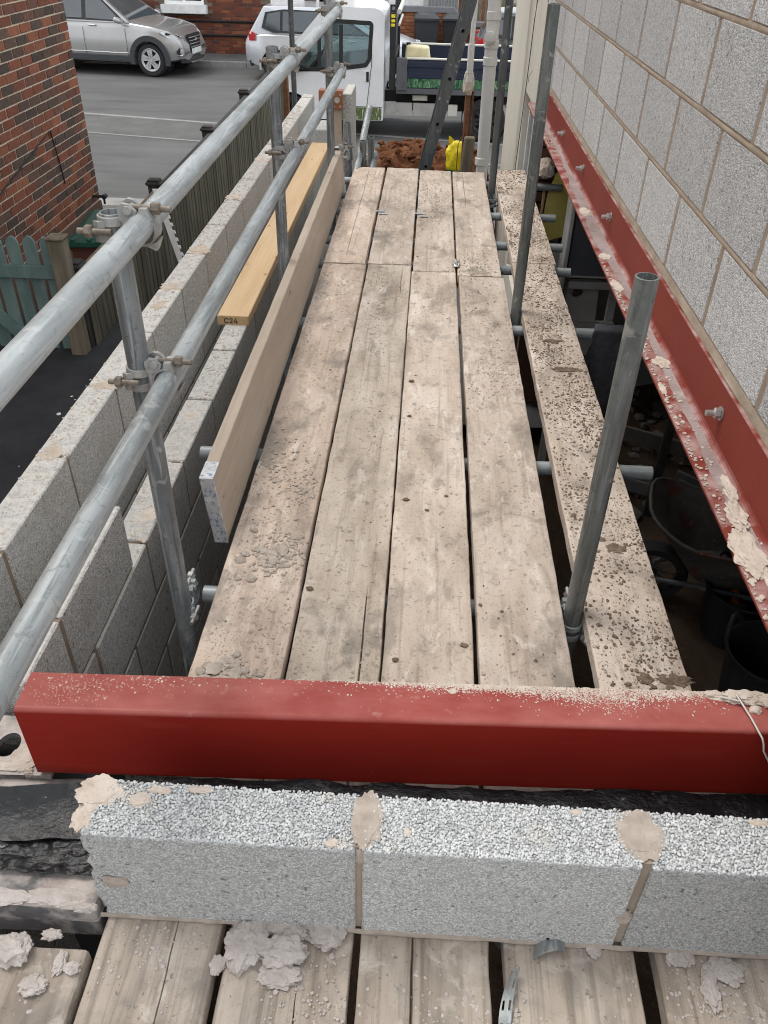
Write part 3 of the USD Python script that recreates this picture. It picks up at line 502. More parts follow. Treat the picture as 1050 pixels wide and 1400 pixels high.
M_DARKGLASS = pm('tinted_glass', [(.3, (.020, .026, .030)), (.7, (.045, .055, .062))], 2., rough=.05, spec=.8, coat=.8)
def suv_extra(hw):
    E = []
    for s in (-1, 1):
        E += [(hull([(0.420, s*(hw-.22), .93), (0.660, s*(hw-.38), .80), (0.640, s*(hw-.40), .74), (0.280, s*(hw-.06), .87), (0.250, s*(hw-.07), .92), (0.400, s*(hw-.3), .80), (0.300, s*(hw-.04), .90), (0.460, s*(hw-.12), .78)]), M_CLEARL, 'headlight'),
              (hull([(0.600, s*(hw-.30), .78), (0.630, s*(hw-.34), .82), (0.400, s*(hw-.08), .86), (0.420, s*(hw-.09), .90), (0.660, s*(hw-.40), .77)]), M_INK, 'headlight_bezel'),
              (hull([(0.700, s*(hw-.36), .60), (0.660, s*(hw-.22), .60), (0.600, s*(hw-.14), .52), (0.710, s*(hw-.40), .44), (0.640, s*(hw-.19), .42)]), M_INK, 'fog_light_surround'),
              (box(0.660, 0.705, s*(hw-.29)-.06, s*(hw-.29)+.06, .50, .555, .01), M_CLEARL, 'fog_light'),
              (box(0.600, 0.730, s*(hw-.28)-.10, s*(hw-.28)+.10, .43, .455, .008), M_CHROME, 'chrome_strip'),
              (hullballs([(-.62, s*(hw+.07), 1.12), (-.62, s*(hw+.17), 1.13), (-.55, s*(hw+.06), 1.10), (-.56, s*(hw+.16), 1.11)], .055), M_CARSIL, 'door_mirror'),
              (box(-1.42, -1.22, s*hw-.012, s*hw+.022, .98, 1.01, .008), M_CARSIL, 'door_handle'), (box(-2.4, -2.2, s*hw-.012, s*hw+.022, 1.0, 1.03, .008), M_CARSIL, 'door_handle'),
              (box(-2.28, -.42, s*(hw-.005)-.02, s*(hw-.005)+.02, .30, .42, .012), M_DARKGREY, 'sill_cladding'), (box(-2.2, -.5, s*(hw-.002)-.012, s*(hw-.002)+.014, .46, .475, .004), M_CHROME, 'sill_trim')]
    E += [(hullballs([(0.700, -.34, .80), (0.700, .34, .80), (0.730, -.26, .52), (0.730, .26, .52)], .03), M_INK, 'grille')]
    for k in range(4): E.append((box(0.745, 0.768, -.34+.02*k, .34-.02*k, .755-k*.065, .775-k*.065, .004), M_CHROME, 'grille_bar'))
    E += [(box(0.762, 0.778, -.05, .05, .68, .74, .01), M_CHROME, 'badge'), (box(0.755, 0.775, -.26, .26, .43, .54, .004), M_WHITEW, 'number_plate'),
          (hullballs([(0.640, -.62, .30), (0.640, .62, .30), (0.730, -.3, .27), (0.730, .3, .27), (0.660, -.62, .36), (0.660, .62, .36), (0.730, 0, .37)], .03), M_DARKGREY, 'lower_bumper'), (box(0.680, 0.770, -.30, .30, .25, .285, .01), M_CHROME, 'skid_plate')]
    return E
SUV = dict(x0=-3.55, x1=.73, W=1.85, H=1.645, zb=.24, belt=1.06, r=.345, wheels=(0., -2.67), arch=1.42, archm=M_DARKGREY, seams=(-.52, -1.55),
           top=[(-3.55, .95), (-3.4, 1.05), (-2, 1.07), (-.5, 1.075), (-.35, 1.06), (.1, 1.01), (.45, .93), (.62, .80), (.73, .60)], gh=(-3.4, -2.95, -1.25, -.45),
           trim=[(-3.0, 1.10), (-.52, 1.08), (-1.18, 1.56), (-2.6, 1.56)], panes=[[(-1.46, 1.12), (-.62, 1.10), (-1.18, 1.53), (-1.46, 1.54)], [(-2.36, 1.12), (-1.56, 1.12), (-1.56, 1.54), (-2.36, 1.53)], [(-2.9, 1.13), (-2.46, 1.12), (-2.46, 1.51), (-2.62, 1.49)]], extra=suv_extra)
car('silver grey estate-height car facing right, its dark-arched front wheel in view', M_CARSIL, (-6.28, 21.45, -1.725), -.155, SUV)
def hatch_extra(paint):
    def fn(hw):
        E = []
        for s in (-1, 1):
            E += [(hull([(-.66, s*(hw-.26), .98), (-.64, s*(hw-.30), .80), (-.50, s*(hw-.04), .97), (-.44, s*(hw-.055), .94), (-.46, s*(hw-.03), .80), (-.60, s*(hw-.09), .79)]), M_REDL, 'tail_light'),
                  (box(.70, .88, s*hw-.012, s*hw+.02, .86, .885, .008), paint, 'door_handle'), (box(1.65, 1.83, s*hw-.012, s*hw+.02, .84, .865, .008), paint, 'door_handle'),
                  (hullballs([(2.33, s*(hw+.07), 1.0), (2.33, s*(hw+.15), 1.0), (2.4, s*(hw+.07), .98)], .05), paint, 'door_mirror'),
                  (hull([(3.12, s*(hw-.18), .74), (3.2, s*(hw-.35), .66), (2.9, s*(hw-.05), .76), (2.92, s*(hw-.05), .68), (3.15, s*(hw-.3), .76)]), M_CLEARL, 'headlight'), (box(-.66, -.60, s*(hw-.28)-.06, s*(hw-.28)+.06, .36, .40, .006), M_CHROME, 'reflector')]
        E += [(hullballs([(-.60, -.7, .30), (-.60, .7, .30), (-.62, -.7, .38), (-.62, .7, .38)], .03), M_DARKGREY, 'lower_bumper'), (box(-.70, -.685, -.26, .26, .62, .73, .003), M_WHITEW, 'number_plate'),
              (box(3.24, 3.27, -.4, .4, .45, .6, .01), M_INK, 'grille')]
        return E
    return fn
def hatch(paint): return dict(x0=-.72, x1=3.28, W=1.76, H=1.47, zb=.22, belt=.93, r=.31, wheels=(0., 2.58), arch=1.24, archm=None, seams=(.42, 1.42),
           top=[(-.72, .78), (-.62, .93), (0, .96), (1.5, .93), (2.2, .93), (2.7, .86), (3.05, .76), (3.28, .55)], gh=(-.56, -.25, 1.35, 2.35),
           trim=[(-.30, 1.05), (-.05, .97), (2.15, .95), (1.35, 1.38), (.2, 1.40), (-.22, 1.34)], panes=[[(-.22, 1.09), (-.02, 1.01), (.12, 1.0), (.12, 1.36), (-.16, 1.31)], [(.18, 1.0), (.98, .99), (.98, 1.37), (.18, 1.36)], [(1.1, .99), (2.0, .98), (1.33, 1.35), (1.1, 1.37)]], extra=hatch_extra(paint))
car('pale silver hatchback seen past the scaffold rails, red tail light at left', M_CARSIL2, (-3.48, 21.35, -1.725), -.05, hatch(M_CARSIL2))
car('dark grey car mostly hidden behind the white drainpipe, red tail light showing', M_CARGREY, (1.62, 21.3, -1.725), -.04, hatch(M_CARGREY))

# tipper truck parked across the near footway
TR = thing('tipper_truck', 'white tipper truck with navy drop side parked across the end of the site', 'truck', (-.9, 15.9, -1.71))
ty0, ty1, tg = 15.0, 16.95, -1.71
def yz_taper(v): 
    k = np.clip((v[:, 2]+.62)/.85, 0, 1)*.14; v = v.copy(); c_ = (ty0+ty1)/2; v[:, 1] = c_+(v[:, 1]-c_)*(1-k/.98); return v
prof = Polygon([(-.79, -1.42), (-.79, .10), (-.84, .17), (-.95, .205), (-1.62, .215), (-1.82, .15), (-2.55, -.60), (-2.78, -.82), (-2.88, -1.0), (-2.90, -1.36), (-2.86, -1.42)]).buffer(-.03).buffer(.03)
inner = Polygon([(-.86, -1.30), (-.86, .05), (-.95, .135), (-1.60, .145), (-1.78, .09), (-2.52, -.68), (-2.6, -.8), (-2.6, -1.30)])
cab = tomani(poly(prof, ty1-ty0, XZ(ty1))) - tomani(poly(inner, ty1-ty0-.12, XZ(ty1-.06)))
win = Polygon([(-1.02, -.02), (-1.64, .0), (-1.86, -.10), (-2.30, -.58), (-2.28, -.66), (-1.62, -.64), (-1.10, -.57), (-1.05, -.50)]).buffer(-.02).buffer(.02)
cab = cab - tomani(poly(win, 4, XZ(18)))
cab = cab - tomani(poly([(-2.62, -.52), (-2.40, -.60), (-1.68, .10), (-1.95, .2)], ty1-ty0-.30, XZ(ty1-.15)))
for s in (ty0, ty1-.3): cab = cab - tomani(solid((-2.36, s-.05, -1.40), (-2.36, s+.35, -1.40), .38, 40))
v, f = frommani(cab.refine_to_length(.12)); part(TR, 'cab', (yz_taper(v), f), M_VANW, 30)
for yy in (ty0+.004, ty1-.016):
    q = poly(win.buffer(.015), .012, XZ(yy+.012)); part(TR, 'side_window', (yz_taper(q[0]), q[1]), M_VANGLASS)
sealp = Polygon(win.buffer(.05)).difference(Polygon(win.buffer(-.012)))
q = poly(sealp, .016, XZ(ty0+.012)); part(TR, 'window_seal', (yz_taper(q[0]), q[1]), M_INK)
for x_ in (-1.50, -1.86):
    q = box(x_-.03, x_+.03, ty0-.004, ty0+.02, -.62, -.03 if x_ > -1.6 else -.16); part(TR, 'window_bar', (yz_taper(q[0]), q[1]), M_INK)
q = hull([(-2.56, ty0+.2, -.575), (-2.56, ty1-.2, -.575), (-1.80, ty0+.25, .12), (-1.80, ty1-.25, .12), (-2.57, ty0+.2, -.585), (-1.81, ty1-.25, .11)]); part(TR, 'windscreen', (yz_taper(q[0]), q[1]), M_VANGLASS)
part(TR, 'door_seam', cat(box(-.995, -.985, ty0-.004, ty0+.01, -.62, -.05), xf(box(-.005, .005, ty0-.004, ty0+.01, -.4, .4), mat((1, 0, 0), (0, 1, 0), (.12, 0, 1), (-1.045, 0, -1.02))), box(-1.6, -.8, ty0-.003, ty0+.01, -1.215, -1.205), box(-2.3, -2.29, ty0-.004, ty0+.01, -1.3, -.6)), M_INK)
d = part(TR, 'door_handle', box(-1.12, -1.03, ty0-.004, ty0+.02, -.84, -.66, .012), M_WHITEW); part(d, 'grip', box(-1.08, -1.035, ty0-.018, ty0-.003, -.83, -.68, .01), M_INK)
part(TR, 'fuel_flap', cat(box(-1.02, -.90, ty0-.003, ty0+.01, -1.18, -.95, .02)), M_VANW)
part(TR, 'grass_decal', cat(box(-1.72, -.82, ty0-.004, ty0+.004, -1.412, -1.22, .001)), M_GRASSDECAL)
part(TR, 'door_mirror', cat(hullballs([(-2.28, ty0-.10, -.62), (-2.28, ty0-.25, -.62), (-2.24, ty0-.10, -.34), (-2.24, ty0-.25, -.34)], .045), hull([(-2.42, ty0-.02, -.68), (-2.02, ty0-.02, -.66), (-2.25, ty0-.14, -.56), (-2.3, ty0+.02, -.42), (-2.2, ty0-.02, -.5), (-2.35, ty0-.12, -.70)])), M_BLACKP, 25)
sw = part(TR, 'steering_wheel', xf(lathe((0, 0, 0), (0, 0, .02), [(.19, 0), (.215, .0), (.215, .022), (.19, .022), (.19, 0)], 28), mat((0, 1, 0), (.5, 0, .866), (.866, 0, -.5), (-1.92, 15.5, -.55))), M_BLACKP, 30)
part(TR, 'dashboard', box(-2.62, -2.1, ty0+.08, ty1-.08, -1.0, -.66, .05), M_BLACKP)
for yy in (15.3, 16.0): part(TR, 'seat', cat(hullballs([(-1.5, yy, -1.0), (-1.5, yy+.45, -1.0), (-1.05, yy, -1.05), (-1.05, yy+.45, -1.05)], .07), hullballs([(-1.02, yy, -1.0), (-1.02, yy+.45, -1.0), (-.95, yy+.05, -.45), (-.95, yy+.4, -.45)], .06)), M_DARKGREY, 30)
part(TR, 'headboard', cat(box(-.70, -.60, ty0+.02, ty0+.10, -.95, .17, .006), box(-.70, -.60, ty1-.10, ty1-.02, -.95, .17, .006), box(-.69, -.61, ty0+.1, ty1-.1, -.55, -.48), box(-.69, -.61, ty0+.1, ty1-.1, .0, .06)), M_BLACKP)
part(TR, 'eye_plate', cat(*[poly(Polygon([(-.70, .17), (-.60, .17), (-.60, .27), (-.70, .27)]).difference(Polygon([(-.65+.027*math.cos(a), .22+.027*math.sin(a)) for a in np.linspace(0, 2*PI, 14)])), .03, XZ(y_)) for y_ in (ty0+.08, ty1-.04)]), M_BLACKP)
part(TR, 'sticker', cat(box(-.68, -.62, ty0+.014, ty0+.022, .09, .14), box(-.68, -.62, ty0+.014, ty0+.022, .03, .07), box(-.68, -.62, ty0+.014, ty0+.022, -.03, .01)), M_YEL)
ms = [box(-.655, -.645, ty0+.1+.09*k, ty0+.11+.09*k, -.48, .0) for k in range(20)]+[box(-.657, -.647, ty0+.1, ty1-.1, -.48+.06*k, -.472+.06*k) for k in range(9)]
part(TR, 'mesh_guard', cat(*ms), M_GREYST)
part(TR, 'ladder_bar', cat(cyl((-.56, ty0+.12, .17), (-.56, ty1-.12, .17), .035, 14), cyl((-.56, ty0+.2, -.02), (-.56, ty1-.2, -.02), .02, 10)), M_OFFWHITE)
D0 = -.56
part(TR, 'drop_side', cat(box(D0+.16, 2.3, ty0+.03, ty0+.075, -.84, -.49, .006), box(D0+.16, 2.3, ty0+.015, ty0+.03, -.60, -.52, .004), box(D0+.16, 2.3, ty0+.015, ty0+.03, -.76, -.68, .004)), M_NAVY)
part(TR, 'grass_graphic', box(D0+.17, 2.29, ty0+.022, ty0+.031, -.90, -.765, .001), M_GRASSBAND)
part(TR, 'sky_graphic', box(D0+.17, 2.29, ty0+.0225, ty0+.031, -.762, -.72, .001), M_SKYBAND)
part(TR, 'corner_post', cat(box(D0-.02, D0+.155, ty0+.0, ty0+.10, -.95, -.47, .01), *[cyl((D0+.10, ty0+.0, z_), (D0+.10, ty0-.012, z_), .018, 10) for z_ in (-.82, -.88, -.55)]), M_GREYST)
part(TR, 'side_capping', box(D0+.14, 2.32, ty0+.02, ty0+.09, -.489, -.462, .006), M_OFFWHITE)
part(TR, 'far_drop_side', box(D0, 2.3, ty1-.08, ty1-.04, -.9, -.49, .006), M_NAVY)
part(TR, 'far_side_capping', box(D0, 2.32, ty1-.09, ty1-.02, -.489, -.458, .006), M_OFFWHITE)
part(TR, 'tailboard', box(2.3, 2.34, ty0+.03, ty1-.03, -.9, -.49, .006), M_NAVY)
part(TR, 'bed_floor', box(D0, 2.3, ty0+.05, ty1-.05, -.97, -.905, .004), M_GREYST)
part(TR, 'bed_rail', box(D0-.02, 2.32, ty0+.02, ty0+.08, -1.0, -.915, .006), M_GREYST)
part(TR, 'chassis', cat(box(-.8, 2.2, 15.5, 15.62, -1.2, -1.02), box(-.8, 2.2, 16.35, 16.47, -1.2, -1.02), box(-.6, .6, 15.62, 16.35, -1.35, -1.0), box(-.75, 2.2, 15.62, 16.35, -1.06, -.99)), M_BLACKP)
part(TR, 'side_guard', cat(box(-.76, -.30, ty0+.12, ty0+.16, -1.36, -1.15, .006), box(-.285, .30, ty0+.12, ty0+.16, -1.36, -1.15, .006)), M_PALEST)
part(TR, 'side_guard_end', box(.31, .47, ty0+.11, ty0+.16, -1.34, -1.16, .006), M_OFFWHITE)
part(TR, 'side_marker', box(.10, .18, ty0+.10, ty0+.13, -1.07, -1.0, .01), M_REDL)
part(TR, 'marker_plate', box(-.30, -.05, ty0+.12, ty0+.13, -1.11, -1.03, .004), M_OFFWHITE)
for x_, r_ in ((-2.36, .33), (.95, .34)):
    for yy, s in ((ty0+.13, -1), (ty1-.13, 1)):
        wt = Thing(TR.path, TR.base-[0, 0, -tg*0]); 
        v0 = TR.base.copy(); wt.base = v0-np.array([0, 0, tg]); wheelmesh(wt, x_, yy, r_, .24, s, rimr=M_BLACKP, sp=6, twist=0.)
part(TR, 'mudguard', lathe((.95, ty0+.06, -1.37), (.95, ty0+.30, -1.37), [(.40, 0), (.40, .24), (.39, .24), (.39, 0), (.40, 0)], 30), M_BLACKP)
J = thing('jerrycan', 'cream plastic jerrycan lying in the front of the truck bed', 'container', (-.2, 15.3, -.6))
part(J, 'body', hullballs([(-.42, 15.22, -.56), (-.06, 15.22, -.56), (-.42, 15.48, -.56), (-.06, 15.48, -.56), (-.40, 15.24, -.35), (-.09, 15.24, -.37), (-.40, 15.46, -.35), (-.09, 15.46, -.37)], .04), M_CAN, 30)
part(J, 'cap', cyl((-.40, 15.35, -.32), (-.40, 15.35, -.28), .035), M_BLACKP)

# ================================================================== THE SITE
# ------------------------------------------------------------------ existing house on the right: render, room under the blockwork
RH = thing('rendered_house', 'cream rendered end of the existing house with a dark window recess', 'house', (.8, 6.3, GZ))
wl = tomani(pbox(.80, 1.05, 6.34, 9.32, GZ, 1.9)) - tomani(pbox(.7, 1.2, 6.75, 7.58, -1.2, .28))
part(RH, 'wall', frommani(wl), M_RENDER)
part(RH, 'end_wall', pbox(1.05, 5, 9.12, 9.32, GZ, 1.9), M_RENDER)
w = part(RH, 'window', cat(box(.845, .895, 6.75, 6.81, -1.2, .28), box(.845, .895, 7.52, 7.58, -1.2, .28), box(.845, .895, 6.81, 7.52, .22, .28), box(.845, .895, 7.14, 7.19, -1.2, .22)), M_WHITEW)
part(w, 'pane', pbox(.865, .875, 6.81, 7.52, -1.2, .22), M_DARKGLASS)
part(RH, 'crack', path_tube([(.799, 6.9, 1.35), (.799, 7.25, 1.05), (.799, 7.45, .92), (.799, 7.5, .80), (.799, 7.55, .45), (.799, 7.62, .1), (.799, 7.72, -.3), (.799, 7.76, -.62)], .005, 5), M_INK)
part(RH, 'wire_end', path_tube([(.80, 6.62, .58), (.74, 6.68, .56), (.72, 6.75, .50), (.73, 6.8, .46)], .003, 5), M_OFFWHITE)
part(RH, 'anchor_hole', cyl((.797, 6.75, .98), (.803, 6.75, .98), .011, 10), M_INK)
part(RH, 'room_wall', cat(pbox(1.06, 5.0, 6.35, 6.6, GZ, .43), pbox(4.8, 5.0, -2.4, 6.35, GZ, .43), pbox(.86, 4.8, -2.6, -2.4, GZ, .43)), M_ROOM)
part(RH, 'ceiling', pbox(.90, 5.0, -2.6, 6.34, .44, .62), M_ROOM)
part(RH, 'roof', pbox(.86, 5.0, 6.35, 9.4, 1.9, 2.0), M_COPING)
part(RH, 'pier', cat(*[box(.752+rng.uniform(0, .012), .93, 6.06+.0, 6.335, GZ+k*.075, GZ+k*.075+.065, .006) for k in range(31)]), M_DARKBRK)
part(RH, 'bearing_pad', lump((.82, 6.12, .44), (.09, .14, .13), 4, 2, .3), M_SPLAT)
P = thing('drainpipe', 'fat cream soil pipe with collars at the house corner', 'pipe', (.52, 8.0, GZ))
px, py = .495, 8.0
part(P, 'pipe', lathe((px+.03, py, GZ), (px-.01, py, 3.2), [(.001, 0), (.055, 0), (.055, 5.05), (.001, 5.05)], 28), M_WHITEP, 40)
for z in (-.42, .40, .53, .74): part(P, 'collar', lathe((px+.012, py, z), (px+.012, py, z+.07), [(.0555, 0), (.062, .006), (.062, .064), (.0555, .07)], 28), M_WHITEP, 40)
part(P, 'branch', cat(cyl((px+.01, py, .62), (px-.02, py-.085, .62), .045, 20), cyl((px-.02, py-.085, .62), (px-.022, py-.092, .62), .03, 16), cyl((px+.01, py, .9), (px+.30, py-.02, 1.02), .036, 16)), M_WHITEP, 40)
P = thing('waste_pipe', 'thin white waste pipe ending above the rusty post', 'pipe', (.36, 8.0, .2))
part(P, 'pipe', cyl((.335, 8.0, .50), (.395, 8.0, 3.0), .021, 18), M_WHITEP, 40)
part(P, 'elbow', cat(cyl((.337, 8.0, .34), (.334, 8.0, .56), .029, 18), cyl((.337, 8.0, .36), (.335, 8.0, .27), .025, 18)), M_WHITEP, 40)
P = thing('rusty_post', 'rust brown timber post with a mortar crusted top beside the drainpipe', 'post', (.35, 8.3, GZ))
part(P, 'post', cat(box(.325, .375, 8.28, 8.36, GZ, .22, .008), box(.385, .405, 8.3, 8.36, GZ, .15, .004)), M_RUST)
part(P, 'crust', lump((.345, 8.3, .17), (.05, .055, .15), 12, 3, .3), M_SPLAT)
part(P, 'loose_wire', path_tube([(.33, 8.26, -.2), (.285, 8.22, -.3), (.285, 8.22, -.5), (.32, 8.24, -.62), (.36, 8.24, -.55)], .005, 6), M_RUST)
single('timber_stub', 'weathered grey timber stub standing beside the yellow bag', 'timber', xf(box(-.05, .05, -.04, .04, 0, .95, .012), mat((1, 0, 0), (0, 1, 0), (.06, .0, 1), (.33, 8.1, -1.15))), M_FPOST)

# concrete block wall on the right, each block a part
def blockrun(t, mt, y_start, y_end, z, x0, x1, off, gap=.022, jit=.0015, h=.215, first=True):
    y = y_start-off
    while y < y_end-.02:
        a, b = max(y+gap/2, y_start), min(y+.45-gap/2, y_end); j = rng.uniform(-jit, jit, 4)
        if b-a > .03: part(t, 'block', box(x0-abs(j[0]), x1+j[1], a+j[2], b+j[3], z+rng.uniform(-.001, .001), z+h, .005), mt)
        y += .45
W = thing('block_wall', 'tall grey concrete block wall with brown mortar joints on the right', 'wall', (.8, 3, .57))
for r in range(5):
    blockrun(W, M_WALLBLOCK, .2, 6.2, .603+.225*r, .75, .85, (.125 if r % 2 else .35)+ .05)
def joints(u, w): return np.stack([.7535+.0015*meshkit.fbm(np.stack([u*300, w*90, u*0], 1), 2, 1), .2+u*6.0, .572+w*1.6], 1)
part(W, 'mortar', cat(pbox(.7520, .846, .2, 6.2, .582, 1.72)), M_MORTAR)
for r in range(5):
    zz = .5955+.225*r
    def bead(u, w, zz=zz, r=r):
        y = .2+u*6.0; a = (w-.5)*2; n = meshkit.fbm(np.stack([y*14, w*0+r, w*0], 1), 3, r)-.5
        return np.stack([.7515-.0028*(1-a*a)+.004*n*(1-a*a), y, zz+a*.0085*(1+.7*n)], 1)
    part(W, 'bed_joint', grid(260, 5, bead), M_MORTAR, True)
def slope(u, w):
    y = .2+u*6.0; n = meshkit.fbm(np.stack([y*11, w*2, w*0], 1), 3, 41)-.5
    return np.stack([.7497-.007*w*(1+.9*n), y, .604-.021*w+.008*n], 1)
part(W, 'bottom_mortar', grid(240, 5, slope), M_MORTAR, True)

# steel beam carrying it
B = thing('steel_beam', 'long red steel angle bolted under the block wall, flange splashed with mortar', 'beam', (.7, 3, .44))
part(B, 'web', box(.735, .748, .05, 6.12, .428, .581, .002), M_REDW)
part(B, 'flange', box(.662, .7349, .05, 6.12, .428, .44, .003), M_REDW)
part(B, 'fillet', poly([(.7352, .4398), (.722, .4402), (.729, .4435), (.7325, .448), (.7352, .455)], 6.06, XZ(6.115)), M_REDW)
def film(u, w):
    y = .08+u*6.0; n = meshkit.fbm(np.stack([y*5, y*0, y*0], 1), 4, 55)-.5
    return np.stack([.7345-(.044+.030*n+.012*np.sin(y*2.3))*w, y, .4408+.0006*(meshkit.fbm(np.stack([y*40, w*4, w*0], 1), 3, 56)-.2)], 1)
part(B, 'mortar_film', grid(420, 8, film), pm('pink_grey_film', [(.3, (.27, .20, .185)), (.7, (.40, .335, .315))], 8., (1, .5, 1), rough=.9, spec=.2, layers=[('noise', 30, ONE, .6, .7, (.16, .13, .12), .6), ('noise', 9, ONE, .58, .72, (.52, .47, .44), .7), ('noise', 14, ONE, .62, .72, (.30, .09, .075), .6)], bumps=[('noise', 120, ONE, .5, .002)]), True)
part(B, 'rear_channel', cat(box(.749, .76, .05, 6.12, .30, .5805, .002), box(.7605, .84, .05, 6.12, .30, .312, .002)), M_REDW)
for y in (4.77, 4.03, 3.28, 2.49, 1.73, .98):
    bt = part(B, 'bolt', lathe((.734, y, .521), (.698, y, .521), [(.001, 0), (.017, 0), (.017, .003), (.0075, .003), (.0075, .036), (.001, .036)], 20), M_ZINC, 30)
    part(bt, 'nut', cyl((.7305, y, .521), (.717, y, .521), .0135, 6, .002), M_ZINC)
pts, sz = [], []
r_ = np.random.default_rng(11)
for k in range(1500):
    y = r_.uniform(.3, 6.0); e = r_.random()
    x = .664+abs(r_.normal(0, .006)) if e < .5 else r_.uniform(.668, .728)
    if meshkit.fbm(np.array([[y*2.2, x*9, 0]]), 3, 5)[0] < (.46 if e < .5 else .52): continue
    pts.append((x, y, .442)); sz.append(min(.006, .0012+abs(r_.normal(0, .0018))))
part(B, 'mortar_spots', scatter(np.array(pts), sz, 4, .6, 1), M_SPLAT, kind='stuff')
for k, (x, y, a, b, h) in enumerate([(.690, 1.30, .028, .07, .014), (.705, 1.42, .02, .05, .02), (.71, 1.16, .018, .06, .012), (.693, 1.02, .024, .05, .013), (.715, 1.52, .012, .05, .02), (.69, 2.42, .02, .045, .009), (.705, 2.16, .022, .03, .008), (.68, 2.75, .016, .05, .007), (.688, 3.05, .02, .03, .008), (.70, .86, .02, .06, .014), (.672, 2.0, .008, .03, .006), (.671, 2.28, .008, .03, .006), (.692, 3.62, .02, .05, .007)]):
    part(B, 'mortar_splat', lump((x, y, .441), (a, b, h*.45), 30+k, 3, .55, 2.6), M_SPLAT)

# ------------------------------------------------------------------ scaffold deck
def board(x0, x1, y0, y1, ztop, seed, th=.038, cracks=(), warp=.0025, step=.03):
    n = max(8, int((y1-y0)/step)); ys = np.linspace(y0, y1, n); xs_t = list(np.linspace(0, 1, 14)[1:-1]); W_ = x1-x0
    for cx, *_ in cracks: xs_t += [cx-.012, cx, cx+.012]
    xs_t = np.array(sorted(xs_t)); rr = .004
    V = []
    for y in ys:
        P = np.array([[y*2.1, seed*3.7, 0], [y*2.1, seed*3.7+50, 0], [y*17, seed, 9], [y*17, seed, 19]]); n4 = meshkit.fbm(P, 3, seed)-.5
        dl, dr = n4[0]*.003+n4[2]*.0035, n4[1]*.003+n4[3]*.0035
        X = x0+dl+xs_t*(W_-dl+dr)
        z = ztop+warp*(meshkit.fbm(np.stack([xs_t*2.4, 0*xs_t+y*1.6, 0*xs_t+seed], 1), 3, seed)-.5)*2+.0012*(meshkit.fbm(np.stack([X*60, 0*X+y*14, 0*X], 1), 2, seed)-.5)
        for cx, ya, yb_, wd in cracks:
            k = np.clip(min((y-ya)/.08, (yb_-y)/.08), 0, 1); i = int(np.argmin(abs(xs_t-cx)))
            j = (meshkit.fbm(np.array([[y*9, seed, cx*7]]), 3, 2)[0]-.5)*.008; X[i-1:i+2] += j
            if k > 0:
                X[i-1], X[i+1] = X[i]-wd*k*.5, X[i]+wd*k*.5; z[i] -= .02*k
        row = [(x0+dl, ztop-rr), (x0+dl+rr*.4, ztop-rr*.4), (x0+dl+rr, ztop)] + list(zip(X, z)) + [(x1+dr-rr, ztop), (x1+dr-rr*.4, ztop-rr*.4), (x1+dr, ztop-rr), (x1+dr, ztop-th), (x0+dl, ztop-th)]
        V.append([(a, y, b) for a, b in row])
    V = np.array(V); m = V.shape[1]
    e = meshkit.fbm(np.stack([V[0, :, 0]*30, V[0, :, 0]*0+seed, V[0, :, 0]*0], 1), 2, seed)-.5
    V[0, :, 1] += e*.006; V[-1, :, 1] += e[::-1]*.006
    F = []
    for i in range(n-1):
        a = i*m+np.arange(m); b = i*m+(np.arange(m)+1) % m; F.append(np.stack([a, b, b+m, a+m], 1))
    P = V.reshape(-1, 3); ar = np.arange(m); c0 = len(P); P = np.vstack([P, V[0].mean(0), V[-1].mean(0)])
    F = np.vstack([tri(np.vstack(F)), np.stack([ar, np.full(m, c0), (ar+1) % m], 1), np.stack([(n-1)*m+ar, (n-1)*m+(ar+1) % m, np.full(m, c0+1)], 1)])
    return P, F
DECK = [  # x0, x1, y0, y1, cracks, material, label
    (-.513, -.290, 1.0, 4.09, (), M_BOARDP, 'long leftmost walkway board beside the toe board, slate crumbs near the red beam'),
    (-.280, -.056, 1.0, 4.10, ((.78, .9, 1.62, .006), (.80, 3.7, 4.09, .003)), M_BOARDY, 'long walkway board second from the toe board, split near the red beam'),
    (-.051, .173, 1.0, 4.02, (), M_BOARD, 'long walkway board third from the toe board, between two narrow gaps'),
    (.187, .414, 1.0, 3.98, (), M_BOARD2, 'long walkway board fourth from the toe board, beside the right standards'),
    (-.515, -.297, 4.105, 6.05, ((.5, 4.2, 6.0, .003),), M_BOARDP, 'short far walkway board with a pinkish cracked face beside the toe board'),
    (-.283, -.058, 4.115, 6.06, (), M_BOARD2, 'short far walkway board second from the toe board, left of the ladder'),
    (-.046, .172, 4.035, 6.03, (), M_BOARD, 'short far walkway board third from the toe board, meeting the ladder foot'),
    (.182, .405, 3.995, 6.02, ((.32, 5.2, 6.0, .003),), M_BOARD2, 'short far walkway board beside the farthest right standard'),
    (.470, .692, 1.0, 4.20, (), M_BOARDM, 'long outer board spotted with dark mortar, right of the standards'),
    (.475, .705, 4.215, 6.12, (), M_BOARDM, 'short far outer board spotted with dark mortar, in front of the rendered house'),
    (-.78, -.528, -.3, .64, (), M_NEARB, 'near board at bottom left corner under white mortar pieces'),
    (-.515, -.304, -.3, .97, ((.62, .0, .74, .003),), M_NEARB, 'near board with long straight grain at bottom left, below the block course end'),
    (-.288, -.066, -.3, .97, ((.6, .3, .62, .004),), M_NEARB, 'near board carrying the big pale mortar lumps'),
    (-.053, .176, -.3, .97, ((.40, .25, .74, .006),), M_NEARB, 'near board with a long split, middle of bottom edge'),
    (.203, .434, -.3, .97, (), M_NEARB, 'near board with the bent metal strap on it'),
    (.470, .70, -.3, .97, (), M_NEARB, 'near board at bottom right under scattered white mortar'),
]
